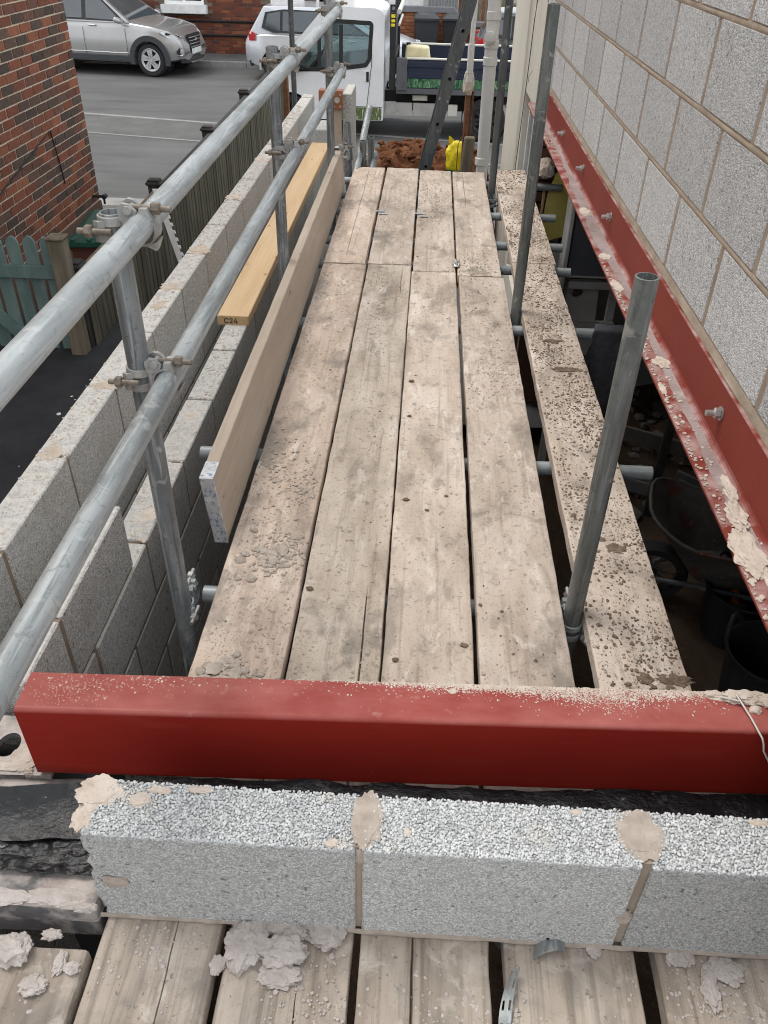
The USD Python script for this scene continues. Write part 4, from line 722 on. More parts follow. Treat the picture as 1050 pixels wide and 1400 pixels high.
for k, (x0, x1, y0, y1, cr, mt, lab) in enumerate(DECK):
    if k >= 10 and k != 10: y1 = .985
    zt = rng.uniform(-.002, .002)
    single('scaffold_board', lab, 'board', board(x0, x1, y0, y1, zt, k+3, cracks=cr), mt, 40, group='scaffold boards of the walkway')
TB = thing('toe_board', 'pale scaffold board set on edge along the left side of the walkway', 'board', (-.55, 3.6, 0))
def vb(m): v = np.asarray(m[0]).copy(); return np.stack([-.5375+v[:, 2]-.004*(v[:, 1]-1.8)-.09*(v[:, 0]-.1), v[:, 1], v[:, 0]], 1), m[1][:, ::-1]
part(TB, 'plank', vb(board(-.012, .212, 1.80, 5.62, 0.0, 77, warp=.001)), M_TOE, 40)
part(TB, 'end_hoop', cat(vb(box(-.013, .213, 1.796, 1.8015, -.0385, .001, .001)), vb(box(.2125, .2135, 1.80, 1.88, -.0385, .001, .0004))), M_HOOP)

# timber lying on the inner leaf
CT = thing('timber_joist', 'new yellow pine joist end-marked C24 lying on the inner block leaf', 'timber', (-.86, 5, -.1))
part(CT, 'plank', box(-.945, -.797, 3.50, 7.0, -.098, -.053, .003), M_PINE)
part(CT, 'sawn_face', box(-.944, -.798, 3.4985, 3.502, -.0975, -.0535, .0005), M_CUT)
tx = meshkit.text_mesh('C24', .024, .001, bold=True); part(CT, 'grade_stamp', xf((tx.vertices, tx.faces), mat((1, 0, 0), (0, 0, 1), (0, -1, 0), (-.915, 3.498, -.088))), M_INK)

# ------------------------------------------------------------------ cavity wall on the left: two leaves of blocks
OL = thing('outer_block_leaf', 'outer leaf of the new block cavity wall, one course higher, beside the black tarmac', 'wall', (-1.1, 4, GZ))
IL = thing('inner_block_leaf', 'inner leaf of the new block cavity wall, stepped down behind the scaffold', 'wall', (-.86, 4, GZ))
def leaf(t, x0, x1, ztops, yend, seed, gmat, top_extra=None):
    z = ztops; r = 0
    while z > GZ-.1:
        y1 = yend(r); off = (.225 if r % 2 else 0.)+seed
        y = -.6-off
        while y < y1-.05:
            a, b = max(y+.007, -.6), min(y+.443, y1); j = rng.uniform(-.002, .002, 4)
            if b-a > .04 and not (top_extra and r == 0 and a > 1.8): part(t, 'block', box(x0+j[0], x1+j[1]*.6, a+j[2]*.5, b+j[3]*.5, z-.212, z+j[3]*.6, .004), M_LEFTBLOCK)
            y += .45
        z -= .225; r += 1
leaf(OL, -1.145, -1.045, .13, lambda r: 8.0+.22*(r % 2), .103, None)
leaf(IL, -.910, -.805, -.095, lambda r: 7.1+.2*(r % 2), .22, None)
part(OL, 'mortar', pbox(-1.141, -1.0485, -.6, 7.98, GZ, .122), M_MORTAR_L)
part(IL, 'mortar', pbox(-.906, -.8085, -.6, 7.08, GZ, -.104), M_MORTAR_L)
for a, b in ((1.115, 1.310), (1.324, 1.766)):
    part(IL, 'block', box(-.912, -.810, a, b, -.088, .128, .004), M_LEFTBLOCK)
part(IL, 'mortar', pbox(-.908, -.8122, 1.12, 1.755, -.094, .12), M_MORTAR_L)
pts, sz = [], []
for k in range(2600):
    y = rng.uniform(1.0, 7.5); lf = rng.random() < .5
    x = rng.uniform(-1.14, -1.05) if lf else rng.uniform(-.905, -.81)
    if not lf and (y < 1.82 or y > 3.45): continue
    pts.append((x, y, .131 if lf else -.094)); sz.append(abs(rng.normal(0, .0028))+.0012)
part(OL, 'crumbs', scatter(np.array(pts), sz, 8, .6), M_SPLAT, kind='stuff')
for k, (x, y, a, b) in enumerate([(-1.10, 2.02, .035, .045), (-1.09, 2.46, .045, .04), (-1.09, 3.15, .03, .05), (-1.10, 3.37, .04, .05), (-1.09, 3.85, .04, .06), (-1.1, 4.75, .04, .05), (-1.1, 5.65, .04, .08), (-.86, 2.65, .04, .06), (-.87, 2.25, .03, .07), (-.85, 2.0, .035, .05)]):
    part(OL if x < -1 else IL, 'mortar_splat', lump((x, y, .128 if x < -1 else -.097), (a, b, .0035), 60+k, 3, .7, 2.6), M_SPLAT if k > 4 else pm(f'tan_mortar_{k}', [(.3, (.46, .37, .28)), (.7, (.60, .51, .41))], 30., rough=.95) if k == 0 else stage and UsdShade.Material.Get(stage, '/World/Looks/tan_mortar_0'))
# far end of the cavity wall
EP = thing('wall_end_profile', 'timber wall-end post with a red metal bracket at the far end of the block wall', 'post', (-.72, 7.0, GZ))
part(EP, 'post', box(-.765, -.70, 6.98, 7.05, GZ, .26, .006), M_TOE)
br_ = part(EP, 'bracket', cat(box(-.875, -.685, 6.965, 6.979, .20, .335, .002), box(-.875, -.685, 6.979, 7.06, .325, .335, .002)), flat('copper_bracket', (.30, .115, .06), .5, .3))
part(br_, 'nail', cat(*[cyl((x_, 6.965, z_), (x_, 6.955, z_), .008, 8) for x_ in (-.705, -.755) for z_ in (.225, .31)], cyl((-.73, 6.966, .27), (-.73, 6.955, .27), .022, 12)), M_ZINC)
single('end_block', 'grey concrete block standing upright beside the wall-end post', 'block', box(-.695, -.625, 7.06, 7.5, -.35, .30, .006), M_LEFTBLOCK)
single('end_block', 'pale cut block lying with cement splashes beyond the pine joist', 'block', box(-.93, -.78, 7.12, 7.5, -.2, .02, .006), M_FRONTBLOCK)
WS = thing('wall_starter', 'white perforated plastic wall starter strip leaning on the dark fence', 'strip', (-1.55, 5.6, -.9))
part(WS, 'strip', xf(box(-.02, .02, -.004, .004, 0, .62, .001), mat((1, 0, 0), (0, 1, 0), (-.28, .18, .94), (-1.62, 5.35, -.62))), M_WHITEP)
for k in range(12): part(WS, 'tooth', xf(box(.018, .035, -.006, .006, .03+.05*k, .05+.05*k, .001), mat((1, 0, 0), (0, 1, 0), (-.28, .18, .94), (-1.62, 5.35, -.62))), M_WHITEP)

# ------------------------------------------------------------------ close-board fence and picket gate
FN = thing('board_fence', 'dark close-boarded fence with capped posts running to the street', 'fence', (-2.2, 8, -1.72))
y = 4.98
while y < 13.2:
    h = -.46+(y-4.9)*.0155
    part(FN, 'board', xf(box(-.006, .008, 0, .095, -1.75, h, .002), rotz(.05, (-2.195+rng.uniform(-.003, .003), y, 0))), M_FENCE); y += .101
for k in range(5):
    y = 4.93+.0+1.9*k if k else 4.98
    h = -.43+(y-4.9)*.0155
    p_ = part(FN, 'post', box(-2.29, -2.21, y-.04, y+.04, -1.75, h+.02, .006), M_DARKTIM)
    part(p_, 'post_cap', cat(box(-2.305, -2.175, y-.058, y+.058, h+.02, h+.0495, .01), box(-2.29, -2.19, y-.045, y+.045, h+.05, h+.065, .006)), M_DARKTIM)
    if k < 4:
        a, b = y+.06, 4.93+1.9*(k+1)-.06
        m = box(-2.225, -2.165, a, b, -.45, -.42, .004); v = m[0].copy(); v[:, 2] += (v[:, 1]-4.9)*.0155; part(FN, 'capping_rail', (v, m[1]), M_DARKTIM if k else M_FPOST)
part(FN, 'end_post', box(-2.22, -2.12, 13.25, 13.35, -1.75, -.25, .006), M_RUST)
part(FN, 'step_board', box(-2.19, -2.02, 5.43, 5.47, -1.1, -.90, .004), M_FPOST)
GT = thing('picket_gate', 'faded blue-green picket gate with a diagonal brace, in front of the brick house', 'gate', (-2.8, 4.9, -.95))
for k in range(12):
    x1_ = -2.325-k*.1085
    pk = Polygon([(x1_-.078, -1.22), (x1_, -1.22), (x1_, -.245), (x1_-.008, -.222), (x1_-.025, -.205), (x1_-.039, -.20), (x1_-.053, -.205), (x1_-.07, -.222), (x1_-.078, -.245)])
    v, f = poly(pk, .02, XZ(4.93)); v = v.copy(); v[:, 2] += rng.uniform(-.008, .008); part(GT, 'picket', (v, f), M_GATE)
part(GT, 'rail', box(-3.6, -2.315, 4.885, 4.9095, -.46, -.375, .004), M_GATE)
part(GT, 'rail', box(-3.6, -2.315, 4.885, 4.9095, -1.1, -1.02, .004), M_GATE)
aa = math.atan2(.6, .55)
v, f = poly([(-.04, 0), (.04, 0), (.04, .86), (-.04, .86)], .024, None); part(GT, 'brace', xf((v, f), mat((math.sin(aa), 0, math.cos(aa)), (-math.cos(aa), 0, math.sin(aa)), (0, -1, 0), (-2.50, 4.9085, -1.03))), M_GATE)
GP = thing('gate_post', 'square weathered gate post between the picket gate and the board fence', 'post', (-2.26, 4.88, -.95))
part(GP, 'post', box(-2.315, -2.215, 4.82, 4.92, -1.3, -.19, .006), M_FPOST)
part(GP, 'post_top', box(-2.322, -2.208, 4.813, 4.927, -.189, -.172, .006), M_FPOST)

# ------------------------------------------------------------------ scaffold tubes
def pole(name, label, cat_, p, q, mt, group, ro=.02415):
    t = thing(name, label, cat_, p, group)
    part(t, 'tube', tube(p, q, ro, ro-.0040), mt, 50)
    part(t, 'bore', lathe(np.array(p)+(np.array(q, float)-p)*.0, q, [(.0200, .0), (.0200, np.linalg.norm(np.array(q, float)-p)-.03), (.0005, np.linalg.norm(np.array(q, float)-p)-.035)], 20), M_RUST)
    return t
SG = 'upright scaffold tubes beside the walkway'
pole('scaffold_standard', 'nearest left upright scaffold tube, open top clamped to both guard rails', 'scaffold tube', (-.605, 1.56, GZ), (-.605, 1.56, .998), M_GALVM, SG)
pole('scaffold_standard', 'second left upright scaffold tube, standing in front of the pine joist', 'scaffold tube', (-.625, 3.53, GZ), (-.620, 3.53, 1.045), M_GALVM, SG)
pole('scaffold_standard', 'farthest left upright scaffold tube at the end of both guard rails', 'scaffold tube', (-.612, 5.47, GZ), (-.622, 5.47, 2.3), M_GALVM, SG)
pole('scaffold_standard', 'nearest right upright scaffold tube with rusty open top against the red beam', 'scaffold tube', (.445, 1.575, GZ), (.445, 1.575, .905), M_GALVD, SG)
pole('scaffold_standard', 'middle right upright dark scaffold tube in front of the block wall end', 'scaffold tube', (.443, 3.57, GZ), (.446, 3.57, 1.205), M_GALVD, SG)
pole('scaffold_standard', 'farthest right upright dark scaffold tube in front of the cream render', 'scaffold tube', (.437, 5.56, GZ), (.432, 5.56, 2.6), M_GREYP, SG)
pole('scaffold_standard', 'thin distant upright tube beyond the block wall, seen above the guard rail', 'scaffold tube', (-1.27, 8.3, GZ), (-1.27, 8.3, 2.8), M_GREYP, SG)
pole('guard_rail', 'upper galvanised guard rail running the length of the walkway on the left', 'scaffold tube', (-.545, -.7, .955), (-.545, 5.34, 1.015), M_GALV, 'guard rails')
pole('guard_rail', 'lower galvanised guard rail running below the upper one on the left', 'scaffold tube', (-.537, -.7, .622), (-.543, 5.54, .687), M_GALV, 'guard rails')
TRN = [(1.632, -.565, .53, M_GALVX, 'transom tube by the nearest standards with a clamp on its left end'), (2.35, -.745, .825, M_GALVX, 'bright transom tube whose left end sticks out beside the toe board end'),
       (3.49, -.70, .95, M_GALVX, 'mortar crusted transom tube with the grey cloth on its right end'), (4.27, -.70, .795, M_GALVX, 'transom tube just beyond the black chest at the board joint'), (4.66, -.71, .80, M_GALVX, 'transom tube second past the board joint'),
       (5.22, -.71, .825, M_GALVX, 'transom tube under the short far boards, end against the yellow sheet'), (5.58, -.67, .70, M_GALVX, 'transom tube by the farthest standards'), (5.94, -.70, .95, M_GALVX, 'last transom tube under the far ends of the boards'), (.35, -.9, .9, M_GALVX, 'transom tube under the near boards in the foreground gaps')]
for y, a, b, mt, lab in TRN: pole('transom', lab, 'scaffold tube', (a, y, -.066), (b, y, -.066), mt, 'transom tubes under the boards')
pole('ledger', 'long tube under the outer board on the right side of the walkway', 'scaffold tube', (.575, -.5, -.116), (.575, 6.0, -.116), M_GALVX, 'ledger tubes')
pole('ledger', 'long tube under the leftmost board beside the block wall', 'scaffold tube', (-.40, -.5, -.116), (-.40, 6.0, -.116), M_GALVX, 'ledger tubes')
for k, (p, q, mt, lab) in enumerate([((-.53, 6.2, GZ), (-.575, 6.15, .27), M_GALVM, 'short upright tube end beside the far end of the toe board'), ((-.455, 6.25, GZ), (-.465, 6.15, .155), M_GALVD, 'short dark upright tube end left of the clay heap'),
        ((-.50, 6.0, -.02), (-.445, 6.55, .30), M_GALV, 'pale sloping tube rising to an open end in front of the truck door'), ((-.405, 6.5, GZ), (-.425, 6.45, .12), M_GALVM, 'pitted upright tube right beside the clay heap'), ((-.44, 6.15, -.3), (-.395, 6.5, .0), M_GALV, 'short pale sloping tube low beside the clay heap')]):
    pole('scaffold_tube', lab, 'scaffold tube', p, q, mt, 'short tubes at the far left end of the scaffold')
    if k in (0, 1): 
        part(Thing(f'/World/scaffold_tube' + (f'_{k:03d}' if k else ''), p), 'sleeve', lathe(np.array(q)+(np.array(p)-q)*.06, np.array(q)+(np.array(p)-q)*.18, [(.0246, 0), (.032, .004), (.032, .05), (.029, .055), (.029, .075), (.032, .08), (.032, .12), (.0246, .124)], 24), M_GALVD, 40)

# ------------------------------------------------------------------ couplers: upright along z at the origin, second tube along y at x = .060
def coupler(label, M4, steel=M_COUP, bolt=M_BOLT):
    t = thing('coupler', label, 'clamp', group='scaffold couplers', mat4=M4)
    ring = lambda r0, r1, h, n=30: [(r0, 0), (r1-.001, 0), (r1, .001), (r1, h-.001), (r1-.001, h), (r0, h), (r0, 0)]
    part(t, 'upright_band', cat(lathe((0, 0, -.026), (0, 0, .026), ring(.0244, .0287, .018), 32), lathe((0, 0, .008), (0, 0, .03), ring(.0244, .0287, .018), 32), hull([(-.030, -.026, -.02), (-.030, -.026, .02), (-.018, -.034, -.02), (-.018, -.034, .02), (-.008, -.027, -.02), (-.008, -.027, .02)])), steel, 40)
    part(t, 'rail_band', cat(lathe((.06, -.021, 0), (.06, .021, 0), ring(.0244, .0295, .042), 32), hull([(.058, -.02, .029), (.058, .02, .029), (.085, -.02, .020), (.085, .02, .020), (.075, -.018, .042), (.075, .018, .042), (.060, -.018, .042), (.060, .018, .042)])), steel, 40)
    sd = Polygon([(.020, .018), (.020, .046), (.030, .052), (.042, .050), (.056, .036), (.050, .026), (.034, .018)]).buffer(-.003).buffer(.003)
    part(t, 'hinge', cat(poly(sd, .010, XZ(-.012)), poly(sd, .010, XZ(.022)), box(.022, .036, -.022, .022, -.024, .022, .004)), steel, 30)
    part(t, 'hinge_pin', cat(cyl((.040, -.026, .040), (.040, .026, .040), .0055, 12), cyl((.040, -.027, .040), (.040, -.0222, .040), .009, 12, .001)), steel, 30)
    b = part(t, 'rail_bolt', cyl((.044, 0, .040), (.118, 0, .038), .0062, 14, .001), bolt, 40)
    part(b, 'nut', cyl((.080, 0, .0392), (.097, 0, .0388), .0125, 6, .002), bolt)
    b = part(t, 'upright_bolt', cyl((.008, -.036, .002), (-.060, -.034, .002), .0062, 14, .001), bolt, 40)
    part(b, 'nut', cyl((-.030, -.035, .002), (-.045, -.0345, .002), .0125, 6, .002), bolt)
    part(t, 'lower_lug', hull([(.066, -.018, -.030), (.066, .018, -.030), (.090, -.018, -.018), (.090, .018, -.018), (.082, -.012, -.040), (.082, .012, -.040)]), steel, 30)
    return t
c0 = coupler('coupler joining the upper guard rail to the nearest left standard, rusty bolt on top', rotz(0, (-.605, 1.56, .974-.006)))
copy_of(c0, 'coupler joining the lower guard rail to the nearest left standard', rotz(0, (-.605, 1.56, .6455)))
copy_of(c0, 'coupler joining the upper guard rail to the second left standard', rotz(0, (-.605, 3.53, .997)))
copy_of(c0, 'coupler joining the lower guard rail to the second left standard above the pine joist', rotz(0, (-.607, 3.53, .666)))
copy_of(c0, 'coupler at the far end of the upper guard rail', rotz(0, (-.607, 5.30, 1.012)))
copy_of(c0, 'coupler at the far end of the lower guard rail', rotz(0, (-.607, 5.47, .686)))
c1 = coupler('galvanised coupler holding a transom end at the foot of the nearest left standard', rotz(PI/2, (-.605, 1.572, -.066)), M_GALV, M_ZINC)
copy_of(c1, 'coupler in the board gap at the foot of the nearest right standard', rotz(PI/2, (.445, 1.572, -.066)))
copy_of(c1, 'coupler in the board gap at the foot of the farthest right standard', rotz(PI/2, (.437, 5.52, -.066)))
copy_of(c0, 'dark coupler clamping the far end of the toe board', rotz(.2, (-.60, 5.60, .19)))
clp = thing('toe_board_clip', 'bent pale metal clip over the far end of the toe board', 'clip', (-.57, 5.58, .2))
part(clp, 'strap', sheet(16, 4, lambda u, w: np.stack([-.640+u*.10, 5.585+w*.05, .20+.03*np.sin(u*PI)+.0*w], 1), .003), M_ZINC, True)

# ------------------------------------------------------------------ ladder
LD = thing('ladder', 'dark grey ladder leaning at the far end of the walkway, square rung holes showing', 'ladder', (-.40, 6.45, GZ))
ld = np.array([.2365, 0, 1.0]); ld /= np.linalg.norm(ld); lx = np.array([ld[2], 0, -ld[0]])
lo = np.array([-.012-(-.09-GZ)*.2365, 6.42, GZ])
for s in range(2):
    shp = Polygon([(-.040, 0), (.040, 0), (.040, 4.6), (-.040, 4.6)])
    for k in range(14): shp = shp.difference(Polygon([(-.013, .30+.305*k-.013), (.013, .30+.305*k-.013), (.013, .30+.305*k+.013), (-.013, .30+.305*k+.013)]))
    part(LD, 'stile', poly(shp, .028, mat(lx, ld, (0, -1, 0), lo+[0, .028+.33*s, 0])), M_GREYP)
for k in range(14): part(LD, 'rung', xf(tube((0, .012, 0), (0, .35, 0), .0125, .0095, 14), mat((1, 0, 0), (0, 1, 0), (0, 0, 1), lo+ld*(.30+.305*k))), M_GREYP, 40)

# ------------------------------------------------------------------ clay heap, rubble bag
HP = thing('clay_heap', 'heap of red-brown clay spoil beyond the end of the walkway', 'heap', (-.05, 9.3, GZ))
def heap(u, w):
    x = -1.45+u*3.0; y = 8.0+w*2.7
    h = .95*np.exp(-((x-.58)/.22)**2-((y-9.4)/.5)**2)+1.20*np.exp(-((x+.42)/.30)**2-((y-9.35)/.6)**2)+1.0*np.exp(-((x+.30)/.34)**2-((y-9.35)/.62)**2)+1.10*np.exp(-((x+.03)/.25)**2-((y-9.3)/.55)**2)+1.18*np.exp(-((x-.24)/.18)**2-((y-9.25)/.5)**2)+.75*np.exp(-((x-.35)/.3)**2-((y-8.9)/.5)**2)
    h = np.minimum(h, 1.24)
    n = meshkit.fbm(np.stack([x*4.5, y*4.5, x*0], 1), 5, 17)-.5; n2 = meshkit.fbm(np.stack([x*16, y*16, x*0], 1), 3, 18)-.5
    return np.stack([x+n*.08, y, GZ-.03+h+(n*.30+n2*.10)*np.clip(h*1.5, 0, 1)], 1)
part(HP, 'mound', grid(110, 110, heap), M_CLAY, True)
r_ = np.random.default_rng(3); u_, w_ = r_.uniform(.1, .9, 500), r_.uniform(.15, .85, 500); pp = heap(u_, w_); pp[:, 2] += .01
part(HP, 'clods', scatter(pp, np.abs(r_.normal(0, .022, 500))+.008, 5, .8, 1), M_CLAY, kind='stuff')
YB = thing('yellow_bag', 'crumpled yellow plastic sand bag with black print on the clay heap', 'bag', (.27, 8.62, -.65))
v = np.array(_ico[3].vertices); n_ = meshkit.fbm(v*2.2+4, 4, 9)-.5; v = v*(1+n_[:, None]*.5); v = v*[.125, .09, .17]; v[:, 2] += .16; v[:, 0] += .06*np.clip(v[:, 2]-.2, 0, 1)*-2; v[:, 2] = np.maximum(v[:, 2], .012)
part(YB, 'body', (v+[.31, 8.62, -.68], _ico[3].faces), M_YEL, True)
part(YB, 'base_print', cat(hull([(.18, 8.53, -.665), (.37, 8.53, -.665), (.19, 8.53, -.60), (.36, 8.53, -.61), (.2, 8.6, -.665), (.35, 8.6, -.665)])), flat('green_print', (.02, .09, .06), .5))
part(YB, 'ear', sheet(10, 6, lambda u, w: np.stack([.205+u*.2, 8.60+.02*np.sin(u*9)+w*0, -.40+w*.07+.03*np.cos(u*6)-.06*u*w], 1), .003), M_YEL, True)

# ------------------------------------------------------------------ foreground: steel, membrane, block course, red channel
LP = thing('lintel_plate', 'steel lintel plate under the foreground block course, front edge caked in mortar', 'steel plate', (.3, .8, .03))
part(LP, 'plate', box(-.525, 1.15, .712, .935, .010, .0395, .003), M_STEELDIRTY)
def bed(u, w):
    x = -.525+u*1.5; n = meshkit.fbm(np.stack([x*22, w*3, x*0], 1), 3, 8)-.5
    return np.stack([x, .7005-.004*np.sin(w*PI)*(1+1.8*n), .002+w*.013+n*.003], 1)
part(LP, 'mortar_bed', grid(150, 6, bed), M_CRUMB, True)
SB = thing('steel_box_beam', 'mortar covered grey steel beam end at bottom left under the black membrane', 'beam', (-.85, .8, 0))
def rough(m, amp, fr, sd):
    q = tomani(m).refine_to_length(.012); v, f = frommani(q); n = meshkit.fbm(v*fr, 3, sd)-.5; d = v-v.mean(0)
    nn = trimesh.Trimesh(v, f, process=False).vertex_normals; return v+nn*(n*amp)[:, None], f
part(SB, 'beam', rough(box(-1.25, -.528, .688, .95, -.004, .050, .006), .010, 26, 3), M_STEELDIRTY, 40)
part(SB, 'lower_flange', rough(box(-1.25, -.530, .694, .95, -.062, -.008, .004), .008, 26, 4), M_STEELDIRTY, 40)
for k, (x, y, z, s) in enumerate([(-.60, .705, .049, (.05, .016, .003)), (-.545, .692, .044, (.02, .008, .010)), (-.70, .70, .050, (.05, .016, .003))]): part(SB, 'mortar', lump((x, y, z), s, 90+k, 3, .4, 2.2), M_PINKLUMP)
SP = thing('bearing_plate', 'grey steel bearing plate with a round hole at the left end of the red channel', 'steel plate', (-.85, 1.0, .06))
pl = Polygon([(-1.12, .925), (-.70, .940), (-.70, 1.085), (-1.12, 1.075)]).difference(Polygon([(-.815+.024*math.cos(a), 1.008+.030*math.sin(a)) for a in np.linspace(0, 2*PI, 28)]))
part(SP, 'plate', poly(pl, .013, mat((1, 0, 0), (0, 1, 0), (0, 0, 1), (0, 0, .052))), M_STEELDIRTY)
for k, (p_, q_) in enumerate([((-.765, .985, .066), (.026, .034, .004)), ((-.80, .955, .066), (.05, .010, .003)), ((-.745, .945, .062), (.009, .008, .010))]): part(SP, 'mortar', lump(p_, q_, 101+k, 3, .4, 2.2), M_SPLAT)
part(SP, 'column', pbox(-1.1, -.62, .952, 1.07, GZ, -.02), M_INK)
def drape(u, w):
    x = -1.22+u*.715; y = .742+w*.17; n = meshkit.fbm(np.stack([x*9, y*9, x*0], 1), 4, 21)-.5; n2 = np.abs(meshkit.fbm(np.stack([x*24+y*9, y*34-x*6, x*0], 1), 4, 22)-.5)
    return np.stack([x, y, .060+n*.016+n2*.034-.004], 1)
MB = thing('damp_proof_membrane', 'black plastic damp-proof membrane lying under and behind the foreground blocks', 'membrane', (-.8, .85, .06))
part(MB, 'sheet', sheet(90, 60, drape, .0015), M_DPC, True)
def flap(u, w):
    x = -1.22+u*2.35; L = np.clip((-.46-x)/.30, 0, 1); L = L*L*(3-2*L)
    y = .812+w*(.143+.0325*x-.06*L)+.012*np.sin(x*7)*L*w-.015*L*(1-w); z = .064+w*(.018+.02*L)+.02*L*np.sin(w*PI)*np.sin(x*5+1)-.012*L*(1-w)*0
    n = meshkit.fbm(np.stack([x*11, w*2.2+x*2, x*0], 1), 4, 31)-.5
    return np.stack([x, y+n*.014, z+n*.016+.006*L], 1)
part(MB, 'upstand', sheet(160, 12, flap, .0015), M_DPC, True)

FC = thing('block_course', 'single course of pale grey aggregate blocks with granular tops across the foreground', 'wall', (.2, .75, .06))
def rblock(x0, x1, seed, rag=0.):
    q = tomani(box(x0, x1, .70, .80, .012, .2715, .003)).refine_to_length(.009); v, f = frommani(q)
    n = meshkit.fbm(v*55, 3, seed)-.5; n2 = meshkit.fbm(v*220, 2, seed+3)-.5; nn = np.array(trimesh.Trimesh(v, f, process=False).vertex_normals)
    v = v+nn*(n*.0022+n2*.0018)[:, None]
    edge = (np.abs(v[:, 2]-.2715) < .004)&((v[:, 1] < .704)|(v[:, 1] > .796)); v[edge, 2] -= np.abs(n2[edge])*.006
    if rag:
        k = np.clip((x0+.06-v[:, 0])/.06, 0, 1); m_ = meshkit.fbm(np.stack([v[:, 1]*22, v[:, 2]*22, v[:, 1]*0], 1), 4, 77); v[:, 0] += k*(m_-.35)*rag
    return v, f
BX = [(-.522, -.0625), (-.0515, .3945), (.4095, .855), (.867, 1.15)]
for k, (a, b) in enumerate(BX):
    bl = part(FC, 'block', rblock(a, b, 40+k, .05 if k == 0 else 0), M_FRONTBLOCK)
    r_ = np.random.default_rng(60+k); P_, S_ = [], []
    for tier in range(2):
        d_ = .0050 if tier == 0 else .0078
        gx, gy = np.meshgrid(np.arange(a+.003, b-.002, d_), np.arange(.7025, .7985, d_*.87), indexing='ij'); gx = gx+(np.arange(gx.shape[1]) % 2)[None]*d_/2
        q_ = np.stack([gx.ravel(), gy.ravel(), np.full(gx.size, .2728+.0016*tier)], 1); q_ += r_.normal(0, 1, q_.shape)*[d_*.22, d_*.22, .0007]
        P_.append(q_); S_.append(r_.uniform(.0019, .0029, len(q_))*(1 if tier == 0 else .85))
    P_, S_ = np.vstack(P_), np.concatenate(S_); kp = (P_[:, 1] > .7005)&(P_[:, 1] < .7995)&(P_[:, 0] > a+.001)&(P_[:, 0] < b-.001)
    if k == 0: kp &= P_[:, 0] > a+.012+.03*meshkit.fbm(np.stack([P_[:, 1]*22, P_[:, 1]*0, P_[:, 1]*0], 1), 2, 5)
    part(bl, 'grains', scatter(P_[kp], S_[kp], 70+k, .9, 1), M_GRAIN, True, kind='stuff')
    e = int(900*(b-a)/.45); P_ = np.stack([r_.uniform(a+.004 if k else a+.03, b-.003, e), np.full(e, .701)-r_.uniform(0, .001, e), .2725-np.abs(r_.normal(0, .004, e))], 1)
    part(bl, 'edge_grains', scatter(P_, r_.uniform(.0009, .0022, e), 80+k, 1., 0), M_GRAIN, kind='stuff')
for m_ in [pbox(-.0640, -.0500, .706, .796, .013, .2715), pbox(.392, .412, .708, .796, .013, .2715), pbox(.853, .869, .706, .796, .013, .2715)]: part(FC, 'mortar', m_, M_MORTAR)
for m_ in [lump((-.047, .752, 0.2742), (.026, .047, 0.0034), 201, 3, .35, 2.4), lump((.402, .758, 0.2742), (.036, .042, 0.0034), 202, 3, .35, 2.2), lump((-.054, .705, .24), (.009, .006, 0.0300), 204, 3, .3, 3), lump((.393, .704, .10), (.014, .005, 0.0300), 205, 3, .4, 3)]: part(FC, 'mortar_smear', m_, M_CRUMB)
for m_ in [lump((-.505, .775, 0.2742), (.035, .028, 0.0034), 210, 3, .45, 2.4), lump((-.512, .735, 0.2675), (.018, .03, 0.0072), 211, 3, .45, 2.4), lump((-.43, .765, 0.2742), (.016, .013, 0.0034), 212, 3, .4, 2.4), lump((-.335, .79, 0.2742), (.022, .007, 0.0034), 213, 3, .4), lump((-.40, .785, 0.2742), (.02, .007, 0.0034), 214, 3, .4), lump((-.10, .708, 0.2742), (.009, .007, 0.0034), 215, 3, .4), lump((.02, .735, 0.2742), (.006, .007, 0.0034), 216, 2), lump((.30, .79, 0.2742), (.009, .006, 0.0034), 217, 2), lump((.60, .79, 0.2742), (.016, .007, 0.0034), 218, 2), lump((.62, .72, 0.2742), (.016, .014, 0.0034), 219, 2)]: part(FC, 'pale_mortar', m_, M_SPLAT)
part(FC, 'mortar_patch', lump((-.475, .698, .125), (.022, .006, .022), 221, 3, .3, 2.), M_CRUMB)

RC = thing('steel_channel', 'glossy red primed steel channel lying across the walkway behind the block course', 'beam', (0, 1, .07))
arc = lambda cx, cy_, r, a0, a1: [(cx+r*math.cos(a), cy_+r*math.sin(a)) for a in np.linspace(a0, a1, 9)]
chn = Polygon(arc(.011, .081, .011, PI*1.5, PI)+arc(.011, .259, .011, PI, PI*.5)+[(.092, .270), (.094, .268), (.094, .258)]+arc(.021, .250, .008, PI*.5, PI)+arc(.021, .090, .008, PI, PI*1.5)+[(.094, .082), (.094, .071), (.092, .070)])
Mc = rotz(math.atan(.0325), (0, .9615, 0))
part(RC, 'channel', xf(poly(chn, 1.93, YZ(-.722)), Mc), M_RED, 25)
pts, sz = [], []
r_ = np.random.default_rng(21)
for k in range(2600):
    x = r_.uniform(-.7, 1.1); e = abs(r_.normal(0, .022)); y = .092-e
    if y < .004: continue
    d_ = meshkit.fbm(np.array([[x*4, 3, 0]]), 3, 9)[0]+.25*np.clip(x, -.3, .5)
    if r_.random() > np.clip((d_-.30)*1.6, .05, 1): continue
    pts.append((x, y, .2705)); sz.append(.0005+abs(r_.normal(0, .0008)))
q_ = r_.uniform(0, 1, (14000, 3)); x = -.22+.90*q_[:, 0]; k_ = np.clip(1.15-abs(x-.34)/.40, 0, 1); w_ = .003+.042*meshkit.fbm(np.stack([x*7, x*0, x*0], 1), 4, 13)*k_
y = .0935-np.abs(r_.normal(0, 1, 14000))*w_*.7; kq = (y > .012)&(q_[:, 1] < k_+.04)
